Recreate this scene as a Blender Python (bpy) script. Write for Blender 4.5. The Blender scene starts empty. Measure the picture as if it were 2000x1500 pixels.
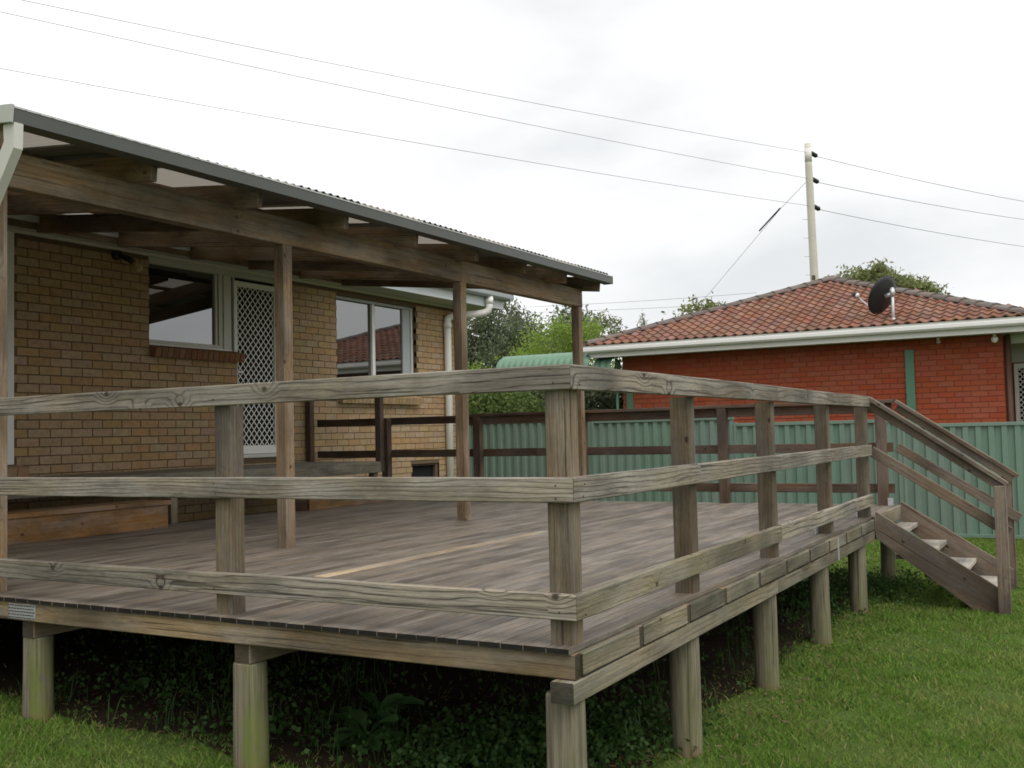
import bpy, bmesh, math, random
import numpy as np
from mathutils import Matrix, Vector, noise as mnoise

R = math.radians
random.seed(7)
rng = np.random.default_rng(11)
sc = bpy.context.scene
COL = sc.collection

# ------------------------------------------------------------------ camera
cam_d = bpy.data.cameras.new('camera')
cam_d.sensor_fit = 'HORIZONTAL'; cam_d.sensor_width = 36.0; cam_d.lens = 36.05
cam_d.clip_start = 0.05; cam_d.clip_end = 3000
cam = bpy.data.objects.new('camera', cam_d); COL.objects.link(cam)
CAMPOS = Vector((-3.263, -1.6027, 0.7554))
cam.matrix_world = Matrix(((0.492352, -0.030884, -0.869848, CAMPOS.x),
                           (-0.870082, -0.044325, -0.490911, CAMPOS.y),
                           (-0.023395, 0.99854, -0.048695, CAMPOS.z), (0, 0, 0, 1)))
sc.camera = cam
FWD = Vector((0.869848, 0.490911, 0.048695))

# ------------------------------------------------------------------ sky, sun, exposure
SUN_EL, SUN_AZ = 57.0, -126.0          # azimuth of the sun, degrees from +X towards +Y
w = bpy.data.worlds.new('World'); sc.world = w; w.use_nodes = True
nt = w.node_tree; nt.nodes.clear()
o_ = nt.nodes.new('ShaderNodeOutputWorld'); bg = nt.nodes.new('ShaderNodeBackground')
sky = nt.nodes.new('ShaderNodeTexSky'); sky.sky_type = 'NISHITA'; sky.sun_disc = False
sky.sun_elevation = R(SUN_EL); sky.sun_rotation = R(90 - SUN_AZ)
sky.air_density = 1.0; sky.dust_density = 2.0
tc = nt.nodes.new('ShaderNodeTexCoord')
mp = nt.nodes.new('ShaderNodeMapping'); mp.inputs['Scale'].default_value = (1.0, 1.0, 2.4); mp.inputs['Location'].default_value = (0.9, 0.3, -0.1)
n1 = nt.nodes.new('ShaderNodeTexNoise'); n1.inputs['Scale'].default_value = 2.3
n1.inputs['Detail'].default_value = 7; n1.inputs['Roughness'].default_value = 0.5; n1.inputs['Distortion'].default_value = 0.15
rp = nt.nodes.new('ShaderNodeValToRGB')
rp.color_ramp.elements[0].position = 0.27; rp.color_ramp.elements[0].color = (7.0, 7.15, 7.3, 1)
rp.color_ramp.elements[1].position = 0.74; rp.color_ramp.elements[1].color = (12.4, 12.4, 12.2, 1)
mx = nt.nodes.new('ShaderNodeMixRGB'); mx.inputs[0].default_value = 0.96
bg.inputs['Strength'].default_value = 0.1
L = nt.links.new
L(tc.outputs['Generated'], mp.inputs['Vector']); L(mp.outputs['Vector'], n1.inputs['Vector'])
L(n1.outputs['Fac'], rp.inputs['Fac']); L(sky.outputs[0], mx.inputs[1]); L(rp.outputs[0], mx.inputs[2])
L(mx.outputs[0], bg.inputs['Color']); L(bg.outputs[0], o_.inputs['Surface'])

sd = bpy.data.lights.new('sun', 'SUN'); sd.energy = 1.4; sd.angle = R(40); sd.color = (1.0, 0.97, 0.92)
so = bpy.data.objects.new('sun', sd); COL.objects.link(so)
sdir = Vector((math.cos(R(SUN_EL)) * math.cos(R(SUN_AZ)), math.cos(R(SUN_EL)) * math.sin(R(SUN_AZ)), math.sin(R(SUN_EL))))
so.location = sdir * 60; so.rotation_euler = sdir.to_track_quat('Z', 'Y').to_euler()

sc.view_settings.view_transform = 'Standard'; sc.view_settings.look = 'None'
sc.view_settings.gamma = 1; sc.view_settings.use_curve_mapping = False
sc.view_settings.exposure = 0.25
sc.render.engine = 'CYCLES'
sc.cycles.use_denoising = True
sc.cycles.max_bounces = 6; sc.cycles.diffuse_bounces = 3; sc.cycles.glossy_bounces = 3
sc.cycles.transmission_bounces = 4; sc.cycles.transparent_max_bounces = 8
sc.cycles.filter_width = 1.7

# ------------------------------------------------------------------ object helpers
WM = {}
def _link(o, M, parent):
    COL.objects.link(o); WM[o] = M
    if parent is not None:
        o.parent = parent; o.matrix_parent_inverse = WM[parent].inverted()
    o.matrix_basis = M
    return o
def tag(o, label=None, cat=None, group=None, kind=None):
    if label: o['label'] = label
    if cat: o['category'] = cat
    if group: o['group'] = group
    if kind: o['kind'] = kind
    return o
def thing(name, loc, label, cat, group=None):
    o = bpy.data.objects.new(name, None); o.empty_display_size = 0.2
    _link(o, Matrix.Translation(loc), None)
    return tag(o, label, cat, group)
def obj(name, me, mat=None, parent=None, M=None):
    o = bpy.data.objects.new(name, me)
    if mat is not None and len(me.materials) == 0: me.materials.append(mat)
    return _link(o, M if M is not None else Matrix.Identity(4), parent)
def mesh_from(name, V, F, smooth=False):
    me = bpy.data.meshes.new(name); me.from_pydata([tuple(v) for v in V], [], [tuple(f) for f in F]); me.update()
    if smooth: me.polygons.foreach_set('use_smooth', [True] * len(me.polygons))
    return me
def mesh_np(name, V, F):                       # V (n,3), F (m,k) all same k
    V = np.asarray(V, np.float32); F = np.asarray(F, np.int32)
    me = bpy.data.meshes.new(name); m, k = F.shape
    me.vertices.add(len(V)); me.vertices.foreach_set('co', V.ravel())
    me.loops.add(m * k); me.loops.foreach_set('vertex_index', F.ravel())
    me.polygons.add(m); me.polygons.foreach_set('loop_start', np.arange(0, m * k, k, dtype=np.int32))
    me.update(calc_edges=True); return me
_cache = {}
def box_mesh(l, b, h, mat, bev=0.003, key=''):
    k = (round(l, 3), round(b, 3), round(h, 3), mat.name, bev, key)
    if k in _cache: return _cache[k]
    bm = bmesh.new(); bmesh.ops.create_cube(bm, size=1)
    for v in bm.verts: v.co = Vector((v.co.x * l, v.co.y * b, v.co.z * h))
    if bev > 0: bmesh.ops.bevel(bm, geom=bm.edges[:], offset=bev, segments=1, affect='EDGES', profile=0.5)
    me = bpy.data.meshes.new('piece'); bm.to_mesh(me); bm.free(); me.materials.append(mat)
    _cache[k] = me; return me
def axisM(p0, p1, up):
    p0, p1 = Vector(p0), Vector(p1); x = (p1 - p0).normalized(); up = Vector(up)
    y = up.cross(x).normalized(); z = x.cross(y)
    M = Matrix((x, y, z)).transposed().to_4x4(); M.translation = (p0 + p1) / 2
    return M, (p1 - p0).length
def board(name, parent, p0, p1, wide, deep, mat, up=(0, 0, 1), bev=0.003):
    """timber from p0 to p1 (centre line); grain along local X; deep = size along up, wide = across"""
    M, l = axisM(p0, p1, up)
    return obj(name, box_mesh(l, wide, deep, mat, bev), None, parent, M)
def bowed(name, parent, a, b, mat, bev=0.004, amp=0.0022, mitre=None):
    """like slab, but a long timber with slightly uneven, bowed edges"""
    a, b = Vector(a), Vector(b); s = b - a; c = (a + b) / 2; ax = max(range(3), key=lambda i: s[i])
    d = Vector((0, 0, 0)); d[ax] = s[ax] / 2; up = (0, 0, 1) if ax != 2 else (1, 0, 0)
    wd, dp = {0: (s.y, s.z), 1: (s.x, s.z), 2: (s.y, s.x)}[ax]
    M, l = axisM(c - d, c + d, up); n = max(6, int(l / 0.11)); q = bev
    h, k = wd / 2, dp / 2; sec = [(-h + q, -k), (h - q, -k), (h, -k + q), (h, k - q), (h - q, k), (-h + q, k), (-h, k - q), (-h, -k + q)]
    V = []; F = []; sd = random.uniform(0, 99)
    for i in range(n + 1):
        x = -l / 2 + l * i / n
        oy = amp * 1.4 * mnoise.noise((x * 0.7, sd, 0)); oz = amp * 1.6 * mnoise.noise((x * 0.6, sd, 7))
        for j, (y, z) in enumerate(sec):
            V.append((x, y + oy + amp * 0.4 * mnoise.noise((x * 6, sd, j * 3.1)), z + oz + amp * 0.5 * mnoise.noise((x * 6, sd + 5, j * 3.1))))
    for i in range(n):
        for j in range(8): F.append((i * 8 + j, i * 8 + (j + 1) % 8, (i + 1) * 8 + (j + 1) % 8, (i + 1) * 8 + j))
    F.append(tuple(range(8))[::-1]); F.append(tuple(n * 8 + j for j in range(8)))
    if mitre is not None:                      # 45 degree cut at the near corner of the deck
        Mi = M.inverted(); other = 1 - mitre
        for ring in (0, n):
            for j in range(8):
                q_ = M @ Vector(V[ring * 8 + j])
                if q_[mitre] < 0.05: q_[mitre] = q_[other] + 0.0012; V[ring * 8 + j] = tuple(Mi @ q_)
    return obj(name, mesh_from(name, V, F), mat, parent, M)
def slab(name, parent, a, b, mat, bev=0.003):
    """axis-aligned box from corner a to corner b; grain runs along its longest side"""
    a, b = Vector(a), Vector(b); s = b - a; c = (a + b) / 2
    ax = max(range(3), key=lambda i: s[i])
    d = Vector((0, 0, 0)); d[ax] = s[ax] / 2
    up = (0, 0, 1) if ax != 2 else (1, 0, 0)
    if ax == 0: wd, dp = s.y, s.z
    elif ax == 1: wd, dp = s.x, s.z
    else: wd, dp = s.y, s.x
    return board(name, parent, c - d, c + d, wd, dp, mat, up, bev)
def tube_geo(pts, rad, n=8, cap=True, V=None, F=None):
    V = [] if V is None else V; F = [] if F is None else F
    pts = [Vector(p) for p in pts]; base = len(V)
    ref = Vector((0, 0, 1)) if abs((pts[-1] - pts[0]).normalized().z) < 0.9 else Vector((1, 0, 0))
    for i, p in enumerate(pts):
        t = (pts[min(i + 1, len(pts) - 1)] - pts[max(i - 1, 0)]).normalized()
        a = t.cross(ref).normalized(); b = a.cross(t)
        r = rad[i] if isinstance(rad, (list, tuple)) else rad
        for k in range(n):
            an = 2 * math.pi * k / n; V.append(p + (a * math.cos(an) + b * math.sin(an)) * r)
    for i in range(len(pts) - 1):
        for k in range(n):
            k2 = (k + 1) % n; F.append((base + i * n + k, base + i * n + k2, base + (i + 1) * n + k2, base + (i + 1) * n + k))
    if cap:
        F.append(tuple(base + k for k in range(n))[::-1]); F.append(tuple(base + (len(pts) - 1) * n + k for k in range(n)))
    return V, F
def tube(name, parent, pts, rad, mat, n=8, smooth=True):
    V, F = tube_geo(pts, rad, n)
    return obj(name, mesh_from(name, V, F, smooth), mat, parent)
def extrude(name, parent, prof, axis_o, a, u, v, length, mat, closed=True):
    """profile (list of 2-tuples in u,v) extruded along a"""
    axis_o, a, u, v = map(Vector, (axis_o, a, u, v)); n = len(prof)
    V = [axis_o + u * p + v * q for p, q in prof] + [axis_o + u * p + v * q + a * length for p, q in prof]
    F = [(i, (i + 1) % n, n + (i + 1) % n, n + i) for i in range(n if closed else n - 1)]
    if closed: F += [tuple(range(n))[::-1], tuple(range(n, 2 * n))]
    return obj(name, mesh_from(name, V, F), mat, parent)

# ------------------------------------------------------------------ materials
def new_mat(name):
    m = bpy.data.materials.new(name); m.use_nodes = True
    t = m.node_tree; b = t.nodes['Principled BSDF']; return m, t, b
class NT:
    def __init__(s, t): s.t = t
    def n(s, typ, **kw):
        nd = s.t.nodes.new(typ)
        for k, v in kw.items():
            if k in nd.inputs.keys(): nd.inputs[k].default_value = v
            else: setattr(nd, k, v)
        return nd
    def l(s, a, b): s.t.links.new(a, b)
    def val(s, x, sock):
        if hasattr(x, 'links') or hasattr(x, 'is_linked'): s.l(x, sock)
        else: sock.default_value = x
    def math(s, op, a, b=0.0, clamp=False):
        nd = s.t.nodes.new('ShaderNodeMath'); nd.operation = op; nd.use_clamp = clamp
        s.val(a, nd.inputs[0]); s.val(b, nd.inputs[1]); return nd.outputs[0]
    def vmul(s, v, k):
        nd = s.t.nodes.new('ShaderNodeVectorMath'); nd.operation = 'MULTIPLY'; s.l(v, nd.inputs[0])
        if hasattr(k, 'is_linked'): s.l(k, nd.inputs[1])
        else: nd.inputs[1].default_value = k
        return nd.outputs[0]
    def vadd(s, v, k):
        nd = s.t.nodes.new('ShaderNodeVectorMath'); nd.operation = 'ADD'; s.l(v, nd.inputs[0])
        if hasattr(k, 'is_linked'): s.l(k, nd.inputs[1])
        else: nd.inputs[1].default_value = k
        return nd.outputs[0]
    def noise(s, v, scale=1.0, detail=3.0, rough=0.5):
        nd = s.t.nodes.new('ShaderNodeTexNoise'); s.l(v, nd.inputs['Vector'])
        nd.inputs['Scale'].default_value = scale; nd.inputs['Detail'].default_value = detail; nd.inputs['Roughness'].default_value = rough
        return nd.outputs['Fac']
    def ramp(s, f, a, b, lo=0.0, hi=1.0):
        nd = s.t.nodes.new('ShaderNodeMapRange'); nd.interpolation_type = 'SMOOTHSTEP'
        s.l(f, nd.inputs['Value']); nd.inputs['From Min'].default_value = a; nd.inputs['From Max'].default_value = b
        nd.inputs['To Min'].default_value = lo; nd.inputs['To Max'].default_value = hi; return nd.outputs[0]
    def mix(s, f, a, b, mode='MIX'):
        nd = s.t.nodes.new('ShaderNodeMixRGB'); nd.blend_type = mode; s.val(f, nd.inputs[0])
        for x, k in ((a, 1), (b, 2)):
            if hasattr(x, 'is_linked'): s.l(x, nd.inputs[k])
            else: nd.inputs[k].default_value = (*x, 1) if len(x) == 3 else x
        return nd.outputs[0]
    def bump(s, h, strength, dist):
        nd = s.t.nodes.new('ShaderNodeBump'); s.l(h, nd.inputs['Height'])
        nd.inputs['Strength'].default_value = strength; nd.inputs['Distance'].default_value = dist; return nd.outputs[0]

def wood(name, light, dark, stain, stain_amt=0.35, ring=0.5, ringw=0.010, streak=0.4, rough=0.8, knots=True, vary=0.22, endd=0.45, bump=0.35, blotch=1.0):
    m, t, b = new_mat(name); N = NT(t)
    tcn = N.n('ShaderNodeTexCoord'); oi = N.n('ShaderNodeObjectInfo')
    comb = N.n('ShaderNodeCombineXYZ'); N.l(N.math('MULTIPLY', oi.outputs['Random'], 61.0), comb.inputs[0])
    N.l(N.math('MULTIPLY', oi.outputs['Random'], 3.7), comb.inputs[1])
    p = N.vadd(tcn.outputs['Object'], comb.outputs[0])
    sep = N.n('ShaderNodeSeparateXYZ'); N.l(tcn.outputs['Object'], sep.inputs[0])
    warp = N.math('SUBTRACT', N.noise(N.vmul(p, (1.1, 7, 7)), 1.0, 3.0, 0.45), 0.5)
    r2 = N.math('FRACT', N.math('MULTIPLY', oi.outputs['Random'], 17.31))
    y0 = N.math('MULTIPLY', N.math('SUBTRACT', r2, 0.5), 0.12)
    z0 = N.math('ADD', N.math('MULTIPLY', oi.outputs['Random'], 0.07), 0.055)
    dy = N.math('ADD', sep.outputs[1], y0); dz = N.math('ADD', sep.outputs[2], z0)
    rr = N.math('SQRT', N.math('ADD', N.math('MULTIPLY', dy, dy), N.math('MULTIPLY', dz, dz)))
    rr = N.math('ADD', rr, N.math('MULTIPLY', warp, 0.085))
    kd = None
    if knots:
        c2 = N.n('ShaderNodeCombineXYZ'); s5 = N.n('ShaderNodeSeparateXYZ'); N.l(p, s5.inputs[0])
        N.l(N.math('MULTIPLY', s5.outputs[0], 4.0), c2.inputs[0]); N.l(N.math('MULTIPLY', N.math('ADD', s5.outputs[1], s5.outputs[2]), 5.5), c2.inputs[1])
        vo = N.n('ShaderNodeTexVoronoi'); vo.voronoi_dimensions = '2D'; vo.feature = 'F1'; vo.inputs['Scale'].default_value = 1.0
        N.l(c2.outputs[0], vo.inputs['Vector']); s4 = N.n('ShaderNodeSeparateXYZ'); N.l(vo.outputs['Color'], s4.inputs[0])
        has = N.math('GREATER_THAN', s4.outputs[0], 0.76)
        kd = N.math('ADD', vo.outputs['Distance'], N.math('MULTIPLY', N.math('SUBTRACT', 1.0, has), 5.0))
        infl = N.ramp(kd, 0.0, 0.40, 1.0, 0.0)
        rr = N.math('ADD', rr, N.math('MULTIPLY', infl, 0.045))
    rv = N.math('ADD', N.math('MULTIPLY', N.math('FRACT', N.math('MULTIPLY', oi.outputs['Random'], 41.7)), 0.9), 0.6)
    s_ = N.math('SINE', N.math('MULTIPLY', N.math('MULTIPLY', rr, rv), 2 * math.pi / ringw))
    fade = N.ramp(N.noise(N.vmul(p, (3.0, 22, 22)), 1.0, 3.0, 0.6), 0.28, 0.55, 0.3, 1.0)
    rings = N.math('MULTIPLY', fade, N.math('ADD', N.math('MULTIPLY', N.ramp(s_, 0.80, 0.995), 0.75), N.math('MULTIPLY', N.ramp(s_, -0.6, 0.9), 0.25)))
    st = N.ramp(N.noise(N.vmul(p, (2.2, 150, 150)), 1.0, 4.0, 0.6), 0.36, 0.68)
    bl = N.noise(N.vmul(p, (1.3, 4, 4)), 1.0, 4.0, 0.55)
    col = N.mix(N.math('MULTIPLY', rings, ring), light, dark)
    col = N.mix(N.math('MULTIPLY', st, streak), col, dark)
    col = N.mix(N.math('MULTIPLY', N.ramp(bl, 0.42, 0.72), stain_amt), col, stain)
    dk = N.ramp(N.noise(N.vmul(p, (0.8, 2.2, 2.2)), 1.7, 5.0, 0.6), 0.36, 0.70, 1.0 + 0.15 * blotch, 1.0 - 0.50 * blotch)
    mu = N.n('ShaderNodeCombineXYZ')
    for i in range(3): N.l(dk, mu.inputs[i])
    col = N.mix(1.0, col, mu.outputs[0], 'MULTIPLY')
    ck = N.ramp(N.noise(N.vmul(p, (1.3, 55, 55)), 1.0, 2.0, 0.5), 0.665, 0.70)
    col = N.mix(N.math('MULTIPLY', ck, 0.7), col, (dark[0] * 0.3, dark[1] * 0.3, dark[2] * 0.3))
    sp = N.ramp(N.noise(N.vmul(p, (5, 26, 26)), 1.0, 5.0, 0.7), 0.60, 0.74)
    col = N.mix(N.math('MULTIPLY', sp, 0.6), col, (dark[0] * 0.5, dark[1] * 0.52, dark[2] * 0.55))
    if knots:
        col = N.mix(N.ramp(kd, 0.035, 0.085, 0.8, 0.0), col, (dark[0] * 0.35, dark[1] * 0.3, dark[2] * 0.28))
    fine = N.ramp(N.noise(N.vmul(p, (28, 330, 330)), 1.0, 3.0, 0.7), 0.25, 0.75, 0.80, 1.22)
    mf = N.n('ShaderNodeCombineXYZ')
    for i in range(3): N.l(fine, mf.inputs[i])
    col = N.mix(1.0, col, mf.outputs[0], 'MULTIPLY')
    grey = N.n('ShaderNodeHueSaturation'); N.l(col, grey.inputs['Color'])          # silvered patches
    N.l(N.ramp(N.noise(N.vmul(p, (1.7, 9, 9)), 1.0, 4.0, 0.6), 0.35, 0.65, 0.72, 1.15), grey.inputs['Saturation'])
    col = grey.outputs[0]
    hv = N.n('ShaderNodeHueSaturation'); N.l(col, hv.inputs['Color'])
    N.l(N.math('ADD', N.math('MULTIPLY', oi.outputs['Random'], 2 * vary), 1.0 - vary), hv.inputs['Value'])
    # end grain weathers darker
    g = N.n('ShaderNodeNewGeometry'); vt = N.n('ShaderNodeVectorTransform', vector_type='NORMAL', convert_from='WORLD', convert_to='OBJECT')
    N.l(g.outputs['True Normal'], vt.inputs[0]); s3 = N.n('ShaderNodeSeparateXYZ'); N.l(vt.outputs[0], s3.inputs[0])
    en = N.ramp(N.math('ABSOLUTE', s3.outputs[0]), 0.75, 0.95)
    col = N.mix(N.math('MULTIPLY', en, 1.0), hv.outputs[0], N.mix(1.0, hv.outputs[0], (endd, endd, endd), 'MULTIPLY'))
    N.l(col, b.inputs['Base Color']); b.inputs['Roughness'].default_value = rough
    b.inputs['Specular IOR Level'].default_value = 0.3
    h = N.math('ADD', N.math('MULTIPLY', st, -0.6), N.math('MULTIPLY', rings, -0.5))
    N.l(N.bump(h, bump, 0.002), b.inputs['Normal'])
    return m

def plain(name, col, rough=0.6, var=0.15, scale=6.0, metal=0.0, bump=0.0, per_obj=0.0, dirt=None, dirt_amt=0.4, island=False, spec=0.4, bscale=40):
    m, t, b = new_mat(name); N = NT(t)
    tcn = N.n('ShaderNodeTexCoord'); oi = N.n('ShaderNodeObjectInfo')
    rnd = oi.outputs['Random']
    if island:
        g = N.n('ShaderNodeNewGeometry'); rnd = g.outputs['Random Per Island']
    cmb = N.n('ShaderNodeCombineXYZ'); N.l(N.math('MULTIPLY', rnd, 37.0), cmb.inputs[0])
    p = N.vadd(tcn.outputs['Object'], cmb.outputs[0])
    f = N.noise(p, scale, 5.0, 0.6)
    hv = N.n('ShaderNodeHueSaturation'); hv.inputs['Color'].default_value = (*col, 1)
    N.l(N.math('ADD', N.math('MULTIPLY', f, 2 * var), 1.0 - var), hv.inputs['Value'])
    c = hv.outputs[0]
    if per_obj:
        h2 = N.n('ShaderNodeHueSaturation'); N.l(c, h2.inputs['Color'])
        N.l(N.math('ADD', N.math('MULTIPLY', rnd, 2 * per_obj), 1.0 - per_obj), h2.inputs['Value'])
        r2 = N.math('FRACT', N.math('MULTIPLY', rnd, 13.7))
        N.l(N.math('ADD', N.math('MULTIPLY', r2, 0.03), 0.485), h2.inputs['Hue'])
        N.l(N.math('ADD', N.math('MULTIPLY', N.math('FRACT', N.math('MULTIPLY', rnd, 7.9)), 0.3), 0.85), h2.inputs['Saturation'])
        c = h2.outputs[0]
    if dirt:
        c = N.mix(N.math('MULTIPLY', N.ramp(N.noise(p, scale * 0.6, 6.0, 0.65), 0.45, 0.75), dirt_amt), c, dirt)
    N.l(c, b.inputs['Base Color']); b.inputs['Roughness'].default_value = rough; b.inputs['Metallic'].default_value = metal
    b.inputs['Specular IOR Level'].default_value = spec
    if bump: N.l(N.bump(N.noise(p, bscale, 4.0, 0.6), bump, 0.004), b.inputs['Normal'])
    return m

def leaf_mat(name, c1, c2, trans=0.35):
    m, t, b = new_mat(name); N = NT(t)
    g = N.n('ShaderNodeNewGeometry'); tcn = N.n('ShaderNodeTexCoord')
    f = N.noise(tcn.outputs['Object'], 0.9, 3.0)
    col = N.mix(N.math('ADD', N.math('MULTIPLY', g.outputs['Random Per Island'], 0.6), N.math('MULTIPLY', f, 0.4)), c1, c2)
    N.l(col, b.inputs['Base Color']); b.inputs['Roughness'].default_value = 0.6; b.inputs['Specular IOR Level'].default_value = 0.25
    tr = N.n('ShaderNodeBsdfTranslucent'); N.l(col, tr.inputs['Color'])
    ms = N.n('ShaderNodeMixShader'); ms.inputs[0].default_value = trans
    N.l(b.outputs[0], ms.inputs[1]); N.l(tr.outputs[0], ms.inputs[2])
    N.l(ms.outputs[0], t.nodes['Material Output'].inputs['Surface'])
    return m

M_RAIL = wood('weathered_rail', (0.335, 0.290, 0.232), (0.068, 0.054, 0.043), (0.175, 0.155, 0.115), 0.55, ring=1.0, ringw=0.021, streak=0.5, vary=0.10)
M_POST = wood('weathered_post', (0.211, 0.166, 0.116), (0.063, 0.044, 0.030), (0.126, 0.098, 0.057), 0.55, ring=0.45, ringw=0.022, streak=0.55, vary=0.15)
M_DECK = wood('grey_decking', (0.240, 0.198, 0.154), (0.082, 0.065, 0.049), (0.124, 0.096, 0.073), 0.5, ring=0.22, ringw=0.024, streak=0.7, vary=0.09, endd=0.07, rough=0.6, bump=0.5, knots=False, blotch=1.0)
M_NEWBOARD = wood('new_decking', (0.54, 0.42, 0.28), (0.32, 0.235, 0.145), (0.34, 0.27, 0.19), 0.6, ring=0.35, streak=0.5, vary=0.02, knots=False, rough=0.6, blotch=0.8)
M_RIM = wood('deck_frame_timber', (0.300, 0.225, 0.140), (0.10, 0.068, 0.040), (0.125, 0.105, 0.072), 0.6, ring=0.5, ringw=0.022, streak=0.4, vary=0.08, endd=0.3)
M_BLOCK = wood('mossy_frame_timber', (0.245, 0.208, 0.145), (0.080, 0.064, 0.042), (0.11, 0.11, 0.068), 0.7, ring=0.55, ringw=0.021, streak=0.45, vary=0.16, endd=0.28)
M_STAIR = wood('brown_stair_timber', (0.215, 0.161, 0.118), (0.079, 0.056, 0.039), (0.131, 0.100, 0.074), 0.5, ring=0.4, ringw=0.02, streak=0.5, vary=0.10)
M_TREAD = wood('grey_tread', (0.45, 0.41, 0.35), (0.22, 0.19, 0.155), (0.30, 0.26, 0.21), 0.5, ring=0.2, streak=0.6, vary=0.08, knots=False)
M_PERG = wood('pergola_timber', (0.299, 0.211, 0.131), (0.094, 0.063, 0.038), (0.151, 0.106, 0.065), 0.6, ring=0.5, ringw=0.023, streak=0.45, vary=0.10)
M_FAR = wood('far_rail_timber', (0.142, 0.093, 0.065), (0.052, 0.034, 0.024), (0.087, 0.059, 0.041), 0.5, ring=0.35, streak=0.4, vary=0.12)
M_STEP = wood('new_step_timber', (0.296, 0.173, 0.081), (0.155, 0.081, 0.037), (0.198, 0.113, 0.053), 0.4, ring=0.4, ringw=0.02, streak=0.35, vary=0.04)
M_LAND = wood('landing_timber', (0.261, 0.239, 0.180), (0.120, 0.104, 0.074), (0.162, 0.152, 0.106), 0.5, ring=0.25, streak=0.5, vary=0.06, knots=False)

def stump_mat(name='treated_stump', mossy=0.35):
    m, t, b = new_mat(name); N = NT(t)
    tcn = N.n('ShaderNodeTexCoord'); oi = N.n('ShaderNodeObjectInfo')
    cmb = N.n('ShaderNodeCombineXYZ'); N.l(N.math('MULTIPLY', oi.outputs['Random'], 23.0), cmb.inputs[2])
    p = N.vadd(tcn.outputs['Object'], cmb.outputs[0]); sep = N.n('ShaderNodeSeparateXYZ'); N.l(tcn.outputs['Object'], sep.inputs[0])
    st = N.ramp(N.noise(N.vmul(p, (85, 85, 2.6)), 1.0, 5.0, 0.65), 0.38, 0.66)
    col = N.mix(N.math('MULTIPLY', st, 0.75), (0.225, 0.195, 0.138), (0.07, 0.056, 0.038))
    col = N.mix(N.ramp(N.noise(N.vmul(p, (14, 14, 3.5)), 1.0, 5.0, 0.65), 0.45, 0.72, 0.0, 0.75), col, (0.085, 0.075, 0.055))
    crack = N.ramp(N.noise(N.vmul(p, (34, 34, 0.7)), 1.0, 2.0, 0.5), 0.63, 0.68)
    col = N.mix(N.math('MULTIPLY', crack, 0.85), col, (0.03, 0.025, 0.02))
    wob = N.math('MULTIPLY', N.math('SUBTRACT', N.noise(N.vmul(p, (16, 16, 7)), 1.0, 5.0, 0.65), 0.5), 0.16)
    ang = N.ramp(N.math('ABSOLUTE', N.math('ADD', N.math('ADD', sep.outputs[1], 0.04), wob)), 0.015, 0.065, 1.0, 0.0)
    hgt = N.ramp(N.math('ADD', sep.outputs[2], N.math('MULTIPLY', wob, 2.0)), 0.18, 0.60, 1.0, 0.15)
    moss = N.math('MULTIPLY', N.math('MULTIPLY', ang, hgt), N.ramp(N.noise(N.vmul(p, (45, 45, 30)), 1.0, 5.0, 0.7), 0.15, 0.5))
    moss = N.math('MAXIMUM', moss, N.math('MULTIPLY', N.ramp(N.noise(N.vmul(p, (9, 9, 1.8)), 1.0, 4.0), 0.48, 0.7), 0.45))
    col = N.mix(N.math('MULTIPLY', moss, mossy), col, (0.145, 0.17, 0.034))
    soil = N.ramp(sep.outputs[2], 0.03, 0.16, 1.0, 0.0)
    col = N.mix(N.math('MULTIPLY', soil, 0.6), col, (0.19, 0.10, 0.05))
    N.l(col, b.inputs['Base Color']); b.inputs['Roughness'].default_value = 0.85
    N.l(N.bump(N.math('ADD', st, crack), -0.5, 0.003), b.inputs['Normal'])
    return m
M_STUMP = stump_mat(); M_STUMPM = stump_mat('mossy_stump', 0.9)

def brick_mat(name, base, spread, island=False, dirt=(0.16, 0.10, 0.06), hv=1.0):
    m, t, b = new_mat(name); N = NT(t)
    tcn = N.n('ShaderNodeTexCoord'); oi = N.n('ShaderNodeObjectInfo'); rnd = oi.outputs['Random']
    if island:
        g = N.n('ShaderNodeNewGeometry'); rnd = g.outputs['Random Per Island']
    cmb = N.n('ShaderNodeCombineXYZ'); N.l(N.math('MULTIPLY', rnd, 91.0), cmb.inputs[1])
    p = N.vadd(tcn.outputs['Object'], cmb.outputs[0])
    h = N.n('ShaderNodeHueSaturation'); h.inputs['Color'].default_value = (*base, 1)
    N.l(N.math('ADD', N.math('MULTIPLY', rnd, 2 * spread), 1 - spread), h.inputs['Value'])
    N.l(N.math('ADD', N.math('MULTIPLY', N.math('FRACT', N.math('MULTIPLY', rnd, 9.7)), 0.022 * hv), 0.5 - 0.011 * hv), h.inputs['Hue'])
    N.l(N.math('ADD', N.math('MULTIPLY', N.math('FRACT', N.math('MULTIPLY', rnd, 5.3)), 0.3 * hv), 1.0 - 0.15 * hv), h.inputs['Saturation'])
    c = N.mix(N.ramp(N.noise(p, 22.0, 5.0, 0.65), 0.35, 0.75, 0.0, 0.4), h.outputs[0], dirt)
    N.l(c, b.inputs['Base Color']); b.inputs['Roughness'].default_value = 0.9; b.inputs['Specular IOR Level'].default_value = 0.2
    N.l(N.bump(N.noise(p, 90.0, 4.0, 0.6), 0.5, 0.003), b.inputs['Normal'])
    return m
M_BRICK = brick_mat('tan_brick', (0.43, 0.300, 0.172), 0.07)
M_BRICKI = brick_mat('tan_brick_joined', (0.43, 0.300, 0.172), 0.07, island=True)
M_BRICKSILL = brick_mat('brown_sill_brick', (0.235, 0.125, 0.07), 0.12)
M_RBRICK = brick_mat('red_brick', (0.375, 0.094, 0.048), 0.055, dirt=(0.29, 0.072, 0.037), hv=0.35)
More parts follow.
